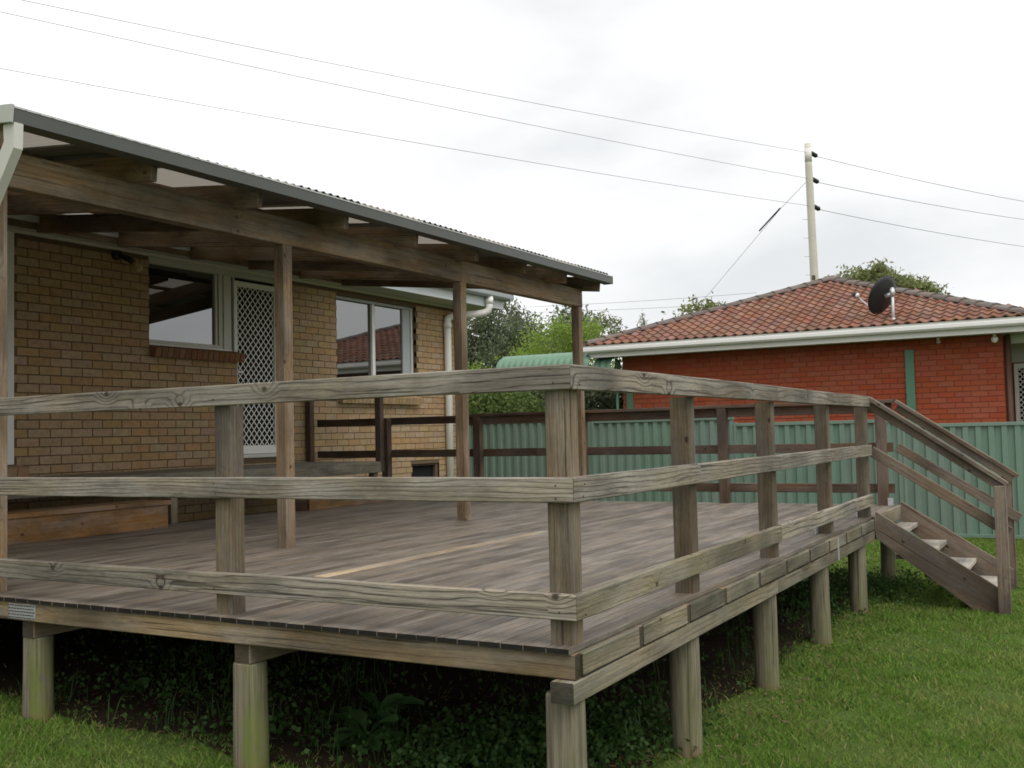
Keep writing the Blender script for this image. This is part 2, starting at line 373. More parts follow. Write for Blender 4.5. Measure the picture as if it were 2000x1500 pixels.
M_RBRICKI = brick_mat('red_brick_joined', (0.375, 0.094, 0.048), 0.055, island=True, dirt=(0.29, 0.072, 0.037), hv=0.35)
M_MORTAR = plain('dark_mortar', (0.15, 0.105, 0.062), 0.95, 0.2, 20)
M_RMORTAR = plain('red_mortar', (0.26, 0.075, 0.042), 0.95, 0.2, 20)
M_WHITE = plain('white_paint', (0.84, 0.83, 0.80), 0.45, 0.04, 3, dirt=(0.6, 0.57, 0.5), dirt_amt=0.2)
M_FRAME = plain('cream_window_frame', (0.62, 0.61, 0.56), 0.5, 0.05, 3)
M_FRAMEG = plain('grey_window_frame', (0.42, 0.45, 0.46), 0.5, 0.05, 3)
M_SOFFIT = plain('soffit_sheet', (0.52, 0.53, 0.50), 0.7, 0.06, 2, dirt=(0.35, 0.34, 0.30), dirt_amt=0.3)
M_FASCIA = plain('pale_fascia', (0.60, 0.64, 0.66), 0.5, 0.05, 2)
M_GUTTER = plain('grey_gutter', (0.072, 0.076, 0.070), 0.4, 0.12, 5, dirt=(0.09, 0.085, 0.07), dirt_amt=0.5)
M_HGUT = plain('house_gutter', (0.30, 0.33, 0.33), 0.45, 0.08, 4)
M_LIPGLINT = plain('gutter_lip_highlight', (0.5, 0.5, 0.48), 0.4, 0.1, 5)  # pale colour paints a highlight on the dark gutter's front edge
M_CAP = plain('pale_flashing', (0.42, 0.44, 0.40), 0.45, 0.08, 4)
M_DPIPE = plain('pale_downpipe', (0.56, 0.56, 0.51), 0.5, 0.06, 3)
M_PVC = plain('white_pvc', (0.85, 0.84, 0.80), 0.35, 0.03, 3)
M_SHEET = plain('dark_roof_sheet', (0.19, 0.185, 0.18), 0.55, 0.15, 3, per_obj=0.08)
M_FENCE = plain('green_fence_steel', (0.172, 0.248, 0.197), 0.5, 0.06, 2, per_obj=0.07, dirt=(0.13, 0.17, 0.14), dirt_amt=0.45)
M_GREEN = plain('green_painted_steel', (0.10, 0.22, 0.14), 0.5, 0.08, 3)
M_AWN = plain('green_awning_sheet', (0.13, 0.24, 0.16), 0.45, 0.1, 2)
M_DARK = plain('dark_void', (0.012, 0.011, 0.010), 0.9, 0.1, 3)  # near-black colour stands in for the darkness of rooms, doorways and vent openings
M_BLACK = plain('black_metal', (0.018, 0.019, 0.021), 0.45, 0.1, 8)
M_STEEL = plain('galvanised_steel', (0.55, 0.56, 0.57), 0.45, 0.15, 30, metal=0.6)
M_NAIL = plain('rusty_nail', (0.05, 0.03, 0.02), 0.8, 0.2, 60)
M_CONC = plain('pale_concrete', (0.42, 0.40, 0.36), 0.9, 0.1, 8, bump=0.3)
M_POLE = plain('pale_pole_timber', (0.60, 0.56, 0.49), 0.85, 0.15, 3, bump=0.2)
M_WIRE = plain('wire_grey', (0.10, 0.10, 0.10), 0.6, 0.05, 3)
M_WIRED = plain('wire_dark', (0.05, 0.05, 0.05), 0.6, 0.05, 3)
M_TILE = brick_mat('terracotta_tile', (0.25, 0.128, 0.09), 0.24, dirt=(0.13, 0.075, 0.055))
M_TILEI = brick_mat('terracotta_tile_joined', (0.25, 0.128, 0.09), 0.24, island=True, dirt=(0.13, 0.075, 0.055))
M_RIDGE = plain('dark_ridge_tile', (0.165, 0.135, 0.118), 0.9, 0.3, 9, per_obj=0.2, dirt=(0.06, 0.055, 0.05), dirt_amt=0.5)
M_BEDDING = plain('dark_bedding', (0.05, 0.038, 0.033), 0.95, 0.2, 9)
M_ROOFTILE = brick_mat('house_roof_tile', (0.33, 0.17, 0.12), 0.2)
M_BULB = plain('opal_globe', (0.85, 0.85, 0.82), 0.3, 0.02, 3)
M_BROWNP = plain('brown_downpipe', (0.14, 0.075, 0.05), 0.5, 0.1, 4)
M_CURTAIN = plain('dark_curtain', (0.06, 0.055, 0.05), 0.9, 0.2, 3)

def glass_mat():
    m, t, b = new_mat('window_glass'); N = NT(t)
    b.inputs['Base Color'].default_value = (0.012, 0.012, 0.012, 1); b.inputs['Roughness'].default_value = 0.015  # opaque black base stands in for the dark room behind the pane
    b.inputs['IOR'].default_value = 2.8; b.inputs['Specular IOR Level'].default_value = 0.5
    tcn = N.n('ShaderNodeTexCoord')
    N.l(N.bump(N.noise(tcn.outputs['Object'], 1.3, 1.0), 0.02, 0.02), b.inputs['Normal'])
    return m
M_GLASS = glass_mat()
def polycarb():
    m, t, b = new_mat('translucent_roof_sheet'); N = NT(t)
    b.inputs['Base Color'].default_value = (0.50, 0.45, 0.42, 1); b.inputs['Roughness'].default_value = 0.35
    tr = N.n('ShaderNodeBsdfTranslucent'); tr.inputs['Color'].default_value = (0.60, 0.55, 0.48, 1)
    ms = N.n('ShaderNodeMixShader'); ms.inputs[0].default_value = 0.26
    N.l(b.outputs[0], ms.inputs[1]); N.l(tr.outputs[0], ms.inputs[2]); N.l(ms.outputs[0], t.nodes['Material Output'].inputs['Surface'])
    return m
M_POLY = polycarb()

def ground_mat(name, c1, c2, c3, scale=3.0):
    m, t, b = new_mat(name); N = NT(t); tcn = N.n('ShaderNodeTexCoord'); p = tcn.outputs['Object']
    col = N.mix(N.ramp(N.noise(p, scale, 6.0, 0.65), 0.3, 0.7), c1, c2)
    col = N.mix(N.ramp(N.noise(p, scale * 12, 4.0, 0.6), 0.5, 0.75, 0.0, 0.7), col, c3)
    N.l(col, b.inputs['Base Color']); b.inputs['Roughness'].default_value = 0.95; b.inputs['Specular IOR Level'].default_value = 0.1
    N.l(N.bump(N.noise(p, 60.0, 5.0, 0.7), 0.8, 0.02), b.inputs['Normal'])
    return m
M_GROUND = ground_mat('lawn_ground', (0.065, 0.105, 0.022), (0.095, 0.15, 0.032), (0.12, 0.11, 0.05))
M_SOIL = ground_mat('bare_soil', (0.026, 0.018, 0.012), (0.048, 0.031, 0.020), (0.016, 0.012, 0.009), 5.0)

# ------------------------------------------------------------------ ground
def gz(x, y):
    z = -0.735 + 0.042 * min(max(y, 0.0), 3.6)
    if y > 5: z += 0.02
    return z
def ground_mesh():
    xs = [-400, -60, -20] + [i * 0.5 for i in range(-12, 30)] + [18, 25, 60, 400, 1500]
    ys = [-800, -100, -30] + [i * 0.5 for i in range(-12, 24)] + [15, 25, 60, 300, 1200]
    V = []; 
    for x in xs:
        for y in ys:
            V.append((x, y, gz(x, y) + 0.012 * mnoise.noise((x * 0.9, y * 0.9, 0)) - (0.3 if x > 30 or y > 20 or y < -20 else 0)))
    n = len(ys); F = [(i * n + j, (i + 1) * n + j, (i + 1) * n + j + 1, i * n + j + 1) for i in range(len(xs) - 1) for j in range(n - 1)]
    return mesh_from('ground', V, F, True)
tag(obj('ground', ground_mesh(), M_GROUND), kind='structure')
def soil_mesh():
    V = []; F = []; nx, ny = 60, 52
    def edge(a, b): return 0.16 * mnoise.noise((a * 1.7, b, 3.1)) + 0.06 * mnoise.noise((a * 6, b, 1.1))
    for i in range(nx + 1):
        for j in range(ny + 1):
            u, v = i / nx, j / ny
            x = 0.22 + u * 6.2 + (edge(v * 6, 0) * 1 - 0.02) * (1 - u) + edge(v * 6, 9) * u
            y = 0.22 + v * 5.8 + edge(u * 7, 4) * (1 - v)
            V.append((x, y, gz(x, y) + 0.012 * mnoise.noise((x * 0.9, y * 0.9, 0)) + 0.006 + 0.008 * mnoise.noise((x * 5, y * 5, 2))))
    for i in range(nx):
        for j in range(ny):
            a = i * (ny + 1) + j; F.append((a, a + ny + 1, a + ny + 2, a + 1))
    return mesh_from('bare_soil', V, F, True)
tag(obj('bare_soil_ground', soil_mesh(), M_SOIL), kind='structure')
pth = slab('path', None, (5.55, -2.4, gz(6, -1) - 0.05), (6.95, -1.12, gz(6, -1) + 0.035), M_CONC, 0.01); tag(pth, kind='structure')

# ------------------------------------------------------------------ timber deck
deck = thing('timber_deck', (0, 0, gz(0, 0)), 'weathered grey timber deck raised on round stumps above the lawn', 'deck')
DY1, DX1 = 5.95, 7.02
pitch = 0.0928; nb = int((DY1 - 0.026) / pitch)
for i in range(nb):
    ya = 0.026 + i * pitch; yb = ya + 0.0905
    x0 = -0.015 + random.uniform(-0.0015, 0.0015)
    dz = random.uniform(-0.0012, 0.0012)
    def piece(xa, xb, mat=M_DECK):
        slab('decking_board', deck, (xa, ya, -0.022 + dz), (xb, yb, dz), mat, 0.0015)
    if abs((ya + yb) / 2 - 2.13) < pitch / 2:
        piece(x0, 1.13); piece(1.133, 3.80, M_NEWBOARD); piece(3.803, DX1)
    else:
        cut = random.choice([0.577, 1.651, 2.247, 2.8, 3.388, 3.95, 4.5]) + 0.02
        piece(x0, cut - 0.0015); piece(cut + 0.0015, DX1 + random.uniform(-0.004, 0.004))
# joists (ends show on the right side), blocking between them
JX = [0.0, 0.565, 1.118, 1.64, 2.235, 2.80, 3.37, 3.93, 4.49, 5.05, 5.60]
bowed('rim_joist', deck, (0.0, 0.012, -0.112), (0.045, 2.988, -0.0235), M_RIM, 0.004)
bowed('rim_joist', deck, (0.0, 2.992, -0.112), (0.045, 5.9, -0.0235), M_RIM, 0.004)
np_ = slab('nail_plate', deck, (-0.0025, 2.955, -0.104), (0.0, 3.16, -0.03), M_STEEL, 0)
for i in range(9):
    for k in range(5):
        o = obj('plate_tooth', box_mesh(0.006, 0.014, 0.004, M_BLACK, 0), None, np_, Matrix.Translation((-0.0032, 2.967 + i * 0.0225 + (k % 2) * 0.008, -0.097 + k * 0.0148)))
for x in JX[1:]:
    slab('joist', deck, (x, 0.006, -0.112), (x + 0.045, 5.9, -0.0235), M_RIM, 0.003)
for a, bx in zip(JX[:-1], JX[1:]):
    slab('blocking', deck, (a + 0.047, 0.0, -0.104), (bx - 0.002, 0.042, -0.0245), M_BLOCK, 0.004)
slab('joist', deck, (6.955, 0.006, -0.112), (7.0, 5.9, -0.0235), M_RIM, 0.003)
slab('edge_board', deck, (5.66, 0.0, -0.125), (7.0, 0.025, 0.0), M_BLOCK, 0.003)
# bearers
bowed('bearer', deck, (-0.033, 0.004, -0.190), (2.62, 0.094, -0.1135), M_BLOCK, 0.004)
bowed('bearer', deck, (2.624, 0.004, -0.190), (5.62, 0.094, -0.1135), M_BLOCK, 0.004)
slab('bearer_strap', deck, (4.20, -0.002, -0.19), (4.235, 0.0032, -0.03), M_STEEL, 0)
for y in (1.565, 3.0, 4.5):
    slab('bearer', deck, (0.022, y, -0.200), (6.95, y + 0.09, -0.1135), M_RIM, 0.004)
# stumps
def stump(x, y, top, r=0.069, flat=None, mat=None):
    zb = gz(x, y) - 0.08; h = top - zb; n = 20; V = []; F = []
    ph = random.uniform(0, 6); rows = 7
    for j in range(rows + 1):
        t = j / rows; rr = r * (1 + 0.03 * (1 - t) + 0.02 * math.sin(ph + 5 * t))
        if j == rows: rr *= 0.955
        z = h * t if j < rows else h
        if j == rows - 1: z = h - 0.008
        for k in range(n):
            a = 2 * math.pi * k / n; px = rr * math.cos(a) * (1 + 0.012 * math.sin(3 * a + ph)); py = rr * math.sin(a)
            if flat is not None: px = max(px, -flat)
            V.append((px + 0.006 * t * math.sin(ph), py, z))
    for j in range(rows):
        for k in range(n):
            k2 = (k + 1) % n; F.append((j * n + k, j * n + k2, (j + 1) * n + k2, (j + 1) * n + k))
    F.append(tuple(rows * n + k for k in range(n)))
    me = mesh_from('stump', V, F, True)
    return obj('stump', me, mat or M_STUMP, deck, Matrix.Translation((x, y, zb)))
stump(0.062, 0.085, -0.174, 0.072, 0.05)
for x in (1.30, 2.63, 3.97, 5.29): stump(x, 0.088, -0.191, 0.068)
stump(6.93, 0.13, -0.115, 0.066)
stump(0.075, 1.612, -0.201, 0.073, 0.05, M_STUMPM); stump(0.075, 3.045, -0.201, 0.073, 0.05, M_STUMPM)
for y in (1.612, 3.045):
    for x in (3.97, 5.29): stump(x, y, -0.201, 0.068)

# ------------------------------------------------------------------ railings
def nails(rail, pts, axis):
    for p in pts:
        if random.random() < 0.25: continue
        s = [0.006, 0.006, 0.006]; s['xyz'.index(axis)] = 0.002
        obj('nail', box_mesh(*s, M_NAIL, 0), None, rail, Matrix.Translation(Vector(p) + Vector((0 if axis == 'x' else random.uniform(-.012, .012), 0 if axis == 'y' else random.uniform(-.012, .012), random.uniform(-.008, .008)))))
RZ = {'top': (0.910, 1.0), 'mid': (0.506, 0.5965), 'low': (0.0925, 0.184)}
lr = thing('deck_railing', (0.03, 1.7, 0), 'three-rail grey timber railing along the near left edge of the deck', 'railing')
bowed('post', lr, (0.0355, 1.685, -0.10), (0.1255, 1.775, 0.909), M_POST)
bowed('post', lr, (0.0355, 4.9, -0.10), (0.1255, 4.99, 0.909), M_POST)
for k, (za, zb) in RZ.items():
    ra = bowed('rail', lr, (0.0, 0.0005, za), (0.035, 5.6, zb), M_RAIL, 0.004, mitre=1)
    zc = (za + zb) / 2
    nails(ra, [(-0.0002, y + dy, zc + s * 0.024) for y, dy in ((0.08, 0), (1.73, 0.005), (3.38, 0)) for s in (-1, 1)], 'x')
rrl = thing('deck_railing', (2.8, 0.06, 0), 'three-rail grey timber railing along the right edge from the near corner to the stairs', 'railing')
bowed('post', rrl, (0.0355, 0.0355, -0.10), (0.1255, 0.1255, 0.909), M_POST)
for x in (1.30, 2.70, 4.17, 5.585): bowed('post', rrl, (x, 0.0355, -0.10), (x + 0.09, 0.1255, 0.909), M_POST)
bowed('rail', rrl, (0.003, 0.0, 0.910), (5.61, 0.035, 1.0), M_RAIL, 0.004, mitre=0)
bowed('rail', rrl, (0.003, 0.0, 0.506), (1.345, 0.035, 0.5965), M_RAIL, 0.004, mitre=0)
bowed('rail', rrl, (1.348, 0.0, 0.5065), (5.62, 0.035, 0.597), M_RAIL, 0.004)
bowed('rail', rrl, (0.003, 0.0, 0.0925), (2.742, 0.035, 0.184), M_BLOCK, 0.004, mitre=0)
bowed('rail', rrl, (2.746, 0.003, 0.094), (5.62, 0.038, 0.187), M_RAIL, 0.004)
_rails = [o for o in list(bpy.data.objects) if o.parent == rrl and o.name.startswith('rail')]
for ra in _rails:
    M = WM[ra]; zc = M.translation.z
    x0 = M.translation.x - max(abs(v.co.x) for v in ra.data.vertices); x1 = 2 * M.translation.x - x0
    nails(ra, [(x, M.translation.y - 0.0178, zc + s * 0.025) for x in (0.08, 1.33, 2.73, 4.2, 5.6) if x0 < x < x1 for s in (-1, 1)], 'y')
for x in (4.10, 5.56): slab('post_bracket', rrl, (x + 0.0, 0.126, 0.001), (x + 0.07, 0.132, 0.06), M_STEEL, 0)

fr = thing('deck_railing', (7.0, 3.5, 0), 'dark brown timber railing with flat cap along the far end of the deck', 'railing')
for y in (0.11, 1.66, 3.26, 4.60, 5.92): slab('post', fr, (6.93, y, -0.10), (7.02, y + 0.09, 0.965 if y < 5 else 0.985), M_FAR)
bowed('cap_rail', fr, (6.94, 0.03, 0.966), (7.06, 3.6, 1.0), M_FAR); bowed('cap_rail', fr, (6.94, 3.603, 0.966), (7.06, 4.88, 1.0), M_FAR)
bowed('rail', fr, (7.021, 0.06, 0.875), (7.056, 3.4, 0.965), M_FAR); bowed('rail', fr, (7.021, 3.403, 0.875), (7.056, 4.80, 0.965), M_FAR); bowed('rail', fr, (7.021, 4.803, 0.900), (7.056, 7.1, 0.990), M_FAR)
bowed('rail', fr, (7.021, 0.06, 0.502), (7.056, 3.9, 0.592), M_FAR); bowed('rail', fr, (7.021, 3.903, 0.502), (7.056, 7.1, 0.592), M_FAR)
bowed('rail', fr, (7.021, 0.06, 0.110), (7.056, 5.9, 0.20), M_FAR)
slab('post_bracket', fr, (6.925, 0.06, 0.001), (6.93, 0.11, 0.07), M_STEEL, 0)

# ------------------------------------------------------------------ stairs
st = thing('stairs', (6.3, -0.5, gz(6, -0.5)), 'brown timber stairs with open treads going down from deck to lawn', 'stairs')
def stringer(x):
    prof = [(0.0, 0.04), (0.0, -0.18), (-0.735, -0.18 - 0.635 * 0.735 - 0.085), (-0.735 - 0.02, gz(6, -1) - 0.03), (-0.93, gz(6, -1) - 0.03), (-0.93, 0.04 - 0.645 * 0.93)]
    # tilt local X along the stringer so that the grain follows it
    ang = math.atan(0.64); ca, sa = math.cos(ang), math.sin(ang)
    loc = []
    for (y, z) in prof: loc.append((-y * ca - z * sa, -y * sa + z * ca))     # along-descent, perpendicular
    n = len(loc); V = [(u, 0.0, v) for u, v in loc] + [(u, 0.045, v) for u, v in loc]
    F = [(i, (i + 1) % n, n + (i + 1) % n, n + i) for i in range(n)] + [tuple(range(n))[::-1], tuple(range(n, 2 * n))]
    me = mesh_from('stringer', V, F)
    M = Matrix(((0, 1, 0, x), (-ca, 0, -sa, 0), (-sa, 0, ca, 0), (0, 0, 0, 1)))
    return obj('stringer', me, M_STAIR, st, M)
stringer(5.665); stringer(6.96)
for i in range(4):
    z = -0.155 - 0.156 * i; yf = -0.145 - 0.243 * i
    slab('tread', st, (5.711, yf, z - 0.04), (6.959, yf + 0.25, z), M_TREAD, 0.004)
for xa, xb, xp, yb in ((5.665, 5.70, 5.572, -0.905), (7.0, 7.035, 7.036, -0.86)):
    gzz = gz(6, -1)
    slab('post', st, (xp, yb - 0.088, gzz - 0.05), (xp + 0.09, yb, 0.262 if xp < 6 else 0.30), M_STAIR, 0.003)
    xm = (xa + xb) / 2; s = 0.70
    board('handrail', st, (xm, 0.02, 0.985), (xm, -1.0, 0.985 - s * 1.02), 0.095, 0.032, M_STAIR, (0, 0, 1))
    board('rail', st, (xm, 0.01, 0.925), (xm, -0.96, 0.925 - s * 0.97), 0.035, 0.07, M_STAIR, (0, 0, 1))
    board('rail', st, (xm, 0.02, 0.545), (xm, -1.0, 0.545 - 0.64 * 1.02), 0.035, 0.085, M_STAIR, (0, 0, 1))

# ------------------------------------------------------------------ pergola over the deck (skewed one degree from the rails)
PG = Matrix.Translation((6.875, 3.21, 0)) @ Matrix.Rotation(-R(1.0), 4, 'Z') @ Matrix.Translation((-6.875, -3.21, 0))
perg = thing('pergola', (3.4, 3.3, 0), 'brown timber pergola with corrugated lean-to roof joined to the house eave', 'pergola')
def pg(o):
    M = PG @ WM[o]; o.matrix_basis = M; WM[o] = M; return o
BZ0, BZ1 = 2.126, 2.318
for x, y in ((0.035, 3.24), (2.185, 3.212), (4.452, 3.212), (6.784, 3.212)):
    o = bowed('post', perg, (x, y, -0.02), (x + 0.09, y + 0.09, BZ0 - 0.001), M_PERG); pg(o)
pg(bowed('beam', perg, (-0.06, 3.21, BZ0), (4.46, 3.30, BZ1), M_PERG, 0.004)); pg(bowed('beam', perg, (4.463, 3.21, BZ0), (6.875, 3.30, BZ1), M_PERG, 0.004))
SL = 0.112
def roofz(y): return 2.434 + SL * (y - 2.98)           # underside of the sheeting battens' top
RAFT = [-0.02, 0.855, 1.715, 2.59, 3.46, 4.37, 5.22, 6.05, 6.83]
for x in RAFT:
    ya, yb = 2.985, 6.56; d = 0.155
    pg(board('rafter', perg, (x + 0.0225, ya, roofz(ya) - d / 2 - 0.004), (x + 0.0225, yb, roofz(yb) - d / 2 - 0.004), 0.045, d, M_PERG, (0, 0, 1)))
for y in (3.08, 3.95, 4.8, 5.65, 6.45):
    pg(slab('batten', perg, (-0.05, y, roofz(y) - 0.004), (6.93, y + 0.07, roofz(y) + 0.03), M_PERG, 0.002))
pg(slab('ledger', perg, (-0.05, 6.563, roofz(6.58) - 0.13), (6.93, 6.597, roofz(6.58) - 0.005), M_PERG, 0.002))
# corrugated sheets, dark and translucent in turn
edges = [-0.10, 0.62, 1.30, 2.04, 2.69, 3.50, 4.10, 4.90, 5.58, 6.25, 6.95]
for i, (a, bx) in enumerate(zip(edges[:-1], edges[1:])):
    V = []; F = []; n = int((bx - a) / 0.0127); ys = [2.93, 4.1, 5.3, 6.57]
    xs = [a + (bx + 0.03 - a) * k / n for k in range(n + 1)]
    for yy in ys:
        for x in xs:
            V.append((x, yy, roofz(yy) + 0.046 - 0.024 * min(max((2.4 - x) / 2.0, 0), 1) + 0.0105 * math.sin(2 * math.pi * x / 0.076) + 0.0015 * (i % 2)))
    for r_ in range(len(ys) - 1):
        for k in range(n):
            q = r_ * (n + 1) + k; F.append((q, q + 1, q + n + 2, q + n + 1))
    o = obj('roof_sheet', mesh_from('roof_sheet', V, F, True), M_POLY if i % 2 == 0 else M_SHEET, perg); pg(o)
# quad gutter
gp = [(0.0, 0.0), (0.0, 0.072), (0.012, 0.078), (0.014, 0.070), (0.008, 0.064), (0.008, 0.008), (0.10, 0.008), (0.10, 0.082), (0.108, 0.082), (0.108, 0.0)]
pg(extrude('gutter', perg, gp, (-0.085, 2.87, 2.362), (1, 0, 0), (0, 1, 0), (0, 0, 1), 7.03, M_GUTTER))
pg(extrude('gutter_lip', perg, [(-0.004, 0.073), (-0.004, 0.081), (0.012, 0.083), (0.012, 0.079)], (-0.085, 2.87, 2.362), (1, 0, 0), (0, 1, 0), (0, 0, 1), 7.03, M_LIPGLINT))  # painted highlight strip along the lip
pg(slab('gutter_end', perg, (6.946, 2.868, 2.358), (6.950, 2.98, 2.446), M_GUTTER, 0)); 
# barge flashing at the left end and rectangular downpipe
o = board('barge_flashing', perg, (-0.098, 2.865, 2.402), (-0.098, 6.55, 2.402 + SL * 3.68), 0.018, 0.092, M_CAP, (0, 0, 1), 0.002); pg(o)
dp = [(-0.06, 2.915, 2.362), (-0.06, 2.915, 2.255), (-0.06, 3.15, 1.93), (-0.06, 3.33, 1.68), (-0.06, 3.36, 1.58), (-0.06, 3.36, -0.4)]
V = []; F = []
for i, p in enumerate(dp):
    p = Vector(p); t = (Vector(dp[min(i + 1, 5)]) - Vector(dp[max(i - 1, 0)])).normalized(); s = t.cross(Vector((1, 0, 0))).normalized()
    for a, bb in ((-0.025, -0.045), (0.025, -0.045), (0.025, 0.045), (-0.025, 0.045)): V.append(p + Vector((a, 0, 0)) + s * bb)
for i in range(5):
    for k in range(4): F.append((i * 4 + k, i * 4 + (k + 1) % 4, (i + 1) * 4 + (k + 1) % 4, (i + 1) * 4 + k))
o = obj('downpipe', mesh_from('downpipe', V, F), M_DPIPE, perg); pg(o)

# ------------------------------------------------------------------ landing and steps by the door
ld = thing('landing', (4.5, 6.5, 0), 'low timber landing along the brick wall below the screen door', 'landing')
LZ = 0.462
for i in range(12):
    ya = 5.975 + i * 0.0955
    slab('landing_board', ld, (1.2, ya, LZ - 0.022), (6.83, ya + 0.091, LZ), M_LAND, 0.0025)
slab('edge_board', ld, (1.2, 5.945, LZ - 0.135), (6.83, 5.972, LZ - 0.004), M_LAND, 0.003)
for x in (1.3, 2.3, 3.3, 4.3, 5.3, 6.3): slab('joist', ld, (x, 5.98, LZ - 0.115), (x + 0.045, 7.1, LZ - 0.0235), M_RIM)
for x in (3.6, 6.74): slab('leg', ld, (x, 5.99, -0.5), (x + 0.08, 6.07, LZ - 0.136), M_RIM)
slab('post', ld, (6.84, 5.96, LZ - 0.13), (6.92, 6.04, 1.43), M_FAR); slab('post', ld, (6.84, 7.06, LZ - 0.02), (6.92, 7.14, 1.43), M_FAR)
slab('rail', ld, (6.86, 5.94, 1.431), (6.90, 7.14, 1.47), M_FAR)
for (xa, xb, lab) in ((1.5, 3.2, 'orange-brown timber step box at the left below the landing'), (5.09, 6.62, 'orange-brown timber step box by the dark vent below the landing')):
    s1 = thing('step_box', ((xa + xb) / 2, 5.7, 0), lab, 'step')
    slab('riser_board', s1, (xa, 5.585, 0.001), (xb, 5.62, 0.199), M_STEP)
    slab('side_board', s1, (xb - 0.035, 5.622, 0.001), (xb, 5.92, 0.199), M_STEP); slab('side_board', s1, (xa, 5.622, 0.001), (xa + 0.035, 5.92, 0.199), M_STEP)
    slab('tread_board', s1, (xa - 0.02, 5.565, 0.2), (xb + 0.025, 5.74, 0.238), M_STEP); slab('tread_board', s1, (xa - 0.02, 5.745, 0.2), (xb + 0.025, 5.93, 0.238), M_STEP)

# ------------------------------------------------------------------ brick walls
def lay_bricks(u0, u1, z0, z1, openings, bl=0.23, bh=0.076, j=0.010):
    out = []; row = 0; z = z0
    while z + bh <= z1 + 0.001:
        off = (row % 2) * (bl + j) / 2; u = u0 - off
        cuts = [(a, b_) for (a, b_, c, d) in openings if z + bh > c + 0.004 and z < d - 0.004]
        while u < u1:
            segs = [(max(u, u0), min(u + bl, u1))]
            for a, b_ in cuts:
                ns = []
                for p, q in segs:
                    if b_ <= p or a >= q: ns.append((p, q)); continue
                    if a > p: ns.append((p, a))
                    if b_ < q: ns.append((b_, q))
                segs = ns
            for p, q in segs:
                if q - p > 0.035: out.append((p, q, z, z + bh))
            u += bl + j
        z += bh + j; row += 1
    return out
def wall_core(name, parent, u0, u1, z0, z1, openings, place, thick, mat):
    us = sorted({u0, u1, *[v for o in openings for v in o[:2] if u0 < v < u1]}); zs = sorted({z0, z1, *[v for o in openings for v in o[2:] if z0 < v < z1]})
    V = []; F = []
    for a, b_ in zip(us[:-1], us[1:]):
        for c, d in zip(zs[:-1], zs[1:]):
            m, k = (a + b_) / 2, (c + d) / 2
            if any(o[0] < m < o[1] and o[2] < k < o[3] for o in openings): continue
            i = len(V)
            for dd in (0, thick):
                for p, q in ((a, c), (b_, c), (b_, d), (a, d)): V.append(place(p, q, dd))
            F += [(i, i + 1, i + 2, i + 3), (i + 4, i + 7, i + 6, i + 5)]
            F += [(i, i + 4, i + 5, i + 1), (i + 1, i + 5, i + 6, i + 2), (i + 2, i + 6, i + 7, i + 3), (i + 3, i + 7, i + 4, i)]
    return obj(name, mesh_from(name, V, F), mat, parent)
CUBEF = np.array([(0, 1, 3, 2), (4, 6, 7, 5), (0, 4, 5, 1), (2, 3, 7, 6), (0, 2, 6, 4), (1, 5, 7, 3)])
def place_bricks(parent, bricks, to_world, depth, mat, mati, limit, keyf, name='brick'):
    """the bricks that show largest are objects, the rest one joined part"""
    bricks = sorted(bricks, key=keyf)
    for (a, b_, c, d) in bricks[:limit]:
        M = to_world((a + b_) / 2 + random.uniform(-.001, .001), (c + d) / 2, depth / 2 + random.uniform(-.0015, .0015))
        obj(name, box_mesh(round(b_ - a, 2), depth, d - c, mat, 0.003), None, parent, M)
    rest = bricks[limit:]
    if rest:
        V = []; F = []
        for (a, b_, c, d) in rest:
            M = to_world((a + b_) / 2, (c + d) / 2, depth / 2 + random.uniform(-.0015, .0015)); i = len(V)
            h = Vector(((b_ - a) / 2, depth / 2, (d - c) / 2))
            for sx in (-1, 1):
                for sy in (-1, 1):
                    for sz in (-1, 1): V.append(M @ Vector((sx * h.x, sy * h.y, sz * h.z)))
            F += [tuple(int(q) + i for q in f) for f in CUBEF]
        o = obj('far_bricks', mesh_from('far_bricks', V, F), mati, parent); tag(o, kind='stuff')

# ------------------------------------------------------------------ the brick house
WY = 7.15
hs = thing('brick_house', (6.5, 7.2, gz(6, 7)), 'tan brick house with white trim behind the pergola and deck', 'house')
OPS = [(-2.0, 2.778, 0.56, 2.78), (4.37, 5.665, 1.80, 2.78), (5.665, 6.45, 0.55, 2.78), (7.51, 9.37, 1.36, 2.68), (9.20, 9.92, 0.08, 0.345), (6.56, 6.97, -0.10, 0.13)]
bl_ = lay_bricks(2.45, 10.5, -0.72, 2.78, OPS)
wall_core('mortar_wall', hs, -4.0, 10.492, -0.9, 2.785, OPS, lambda u, z, d: Vector((u, WY + 0.009 + d, z)), 0.11, M_MORTAR)
for a in ((-4.0, 7.3, -0.9, 10.4, 13.5, 2.785),): pass
slab('side_wall', hs, (10.39, WY + 0.125, -0.9), (10.49, 13.5, 2.785), M_BRICK, 0)
slab('room_back', hs, (-4.0, 8.6, -0.9), (10.38, 8.7, 2.785), M_DARK, 0)
slab('room_floor', hs, (-4.0, 7.28, 0.40), (10.38, 8.59, 0.50), M_DARK, 0)
place_bricks(hs, bl_, lambda u, z, d: Matrix.Translation((u, WY + d, z)), 0.05, M_BRICK, M_BRICKI, 300,
             lambda k: (Vector(((k[0] + k[1]) / 2, WY, (k[2] + k[3]) / 2)) - CAMPOS).length + (50 if k[3] < -0.1 else 0) - (k[1] - k[0]) * 0.5)
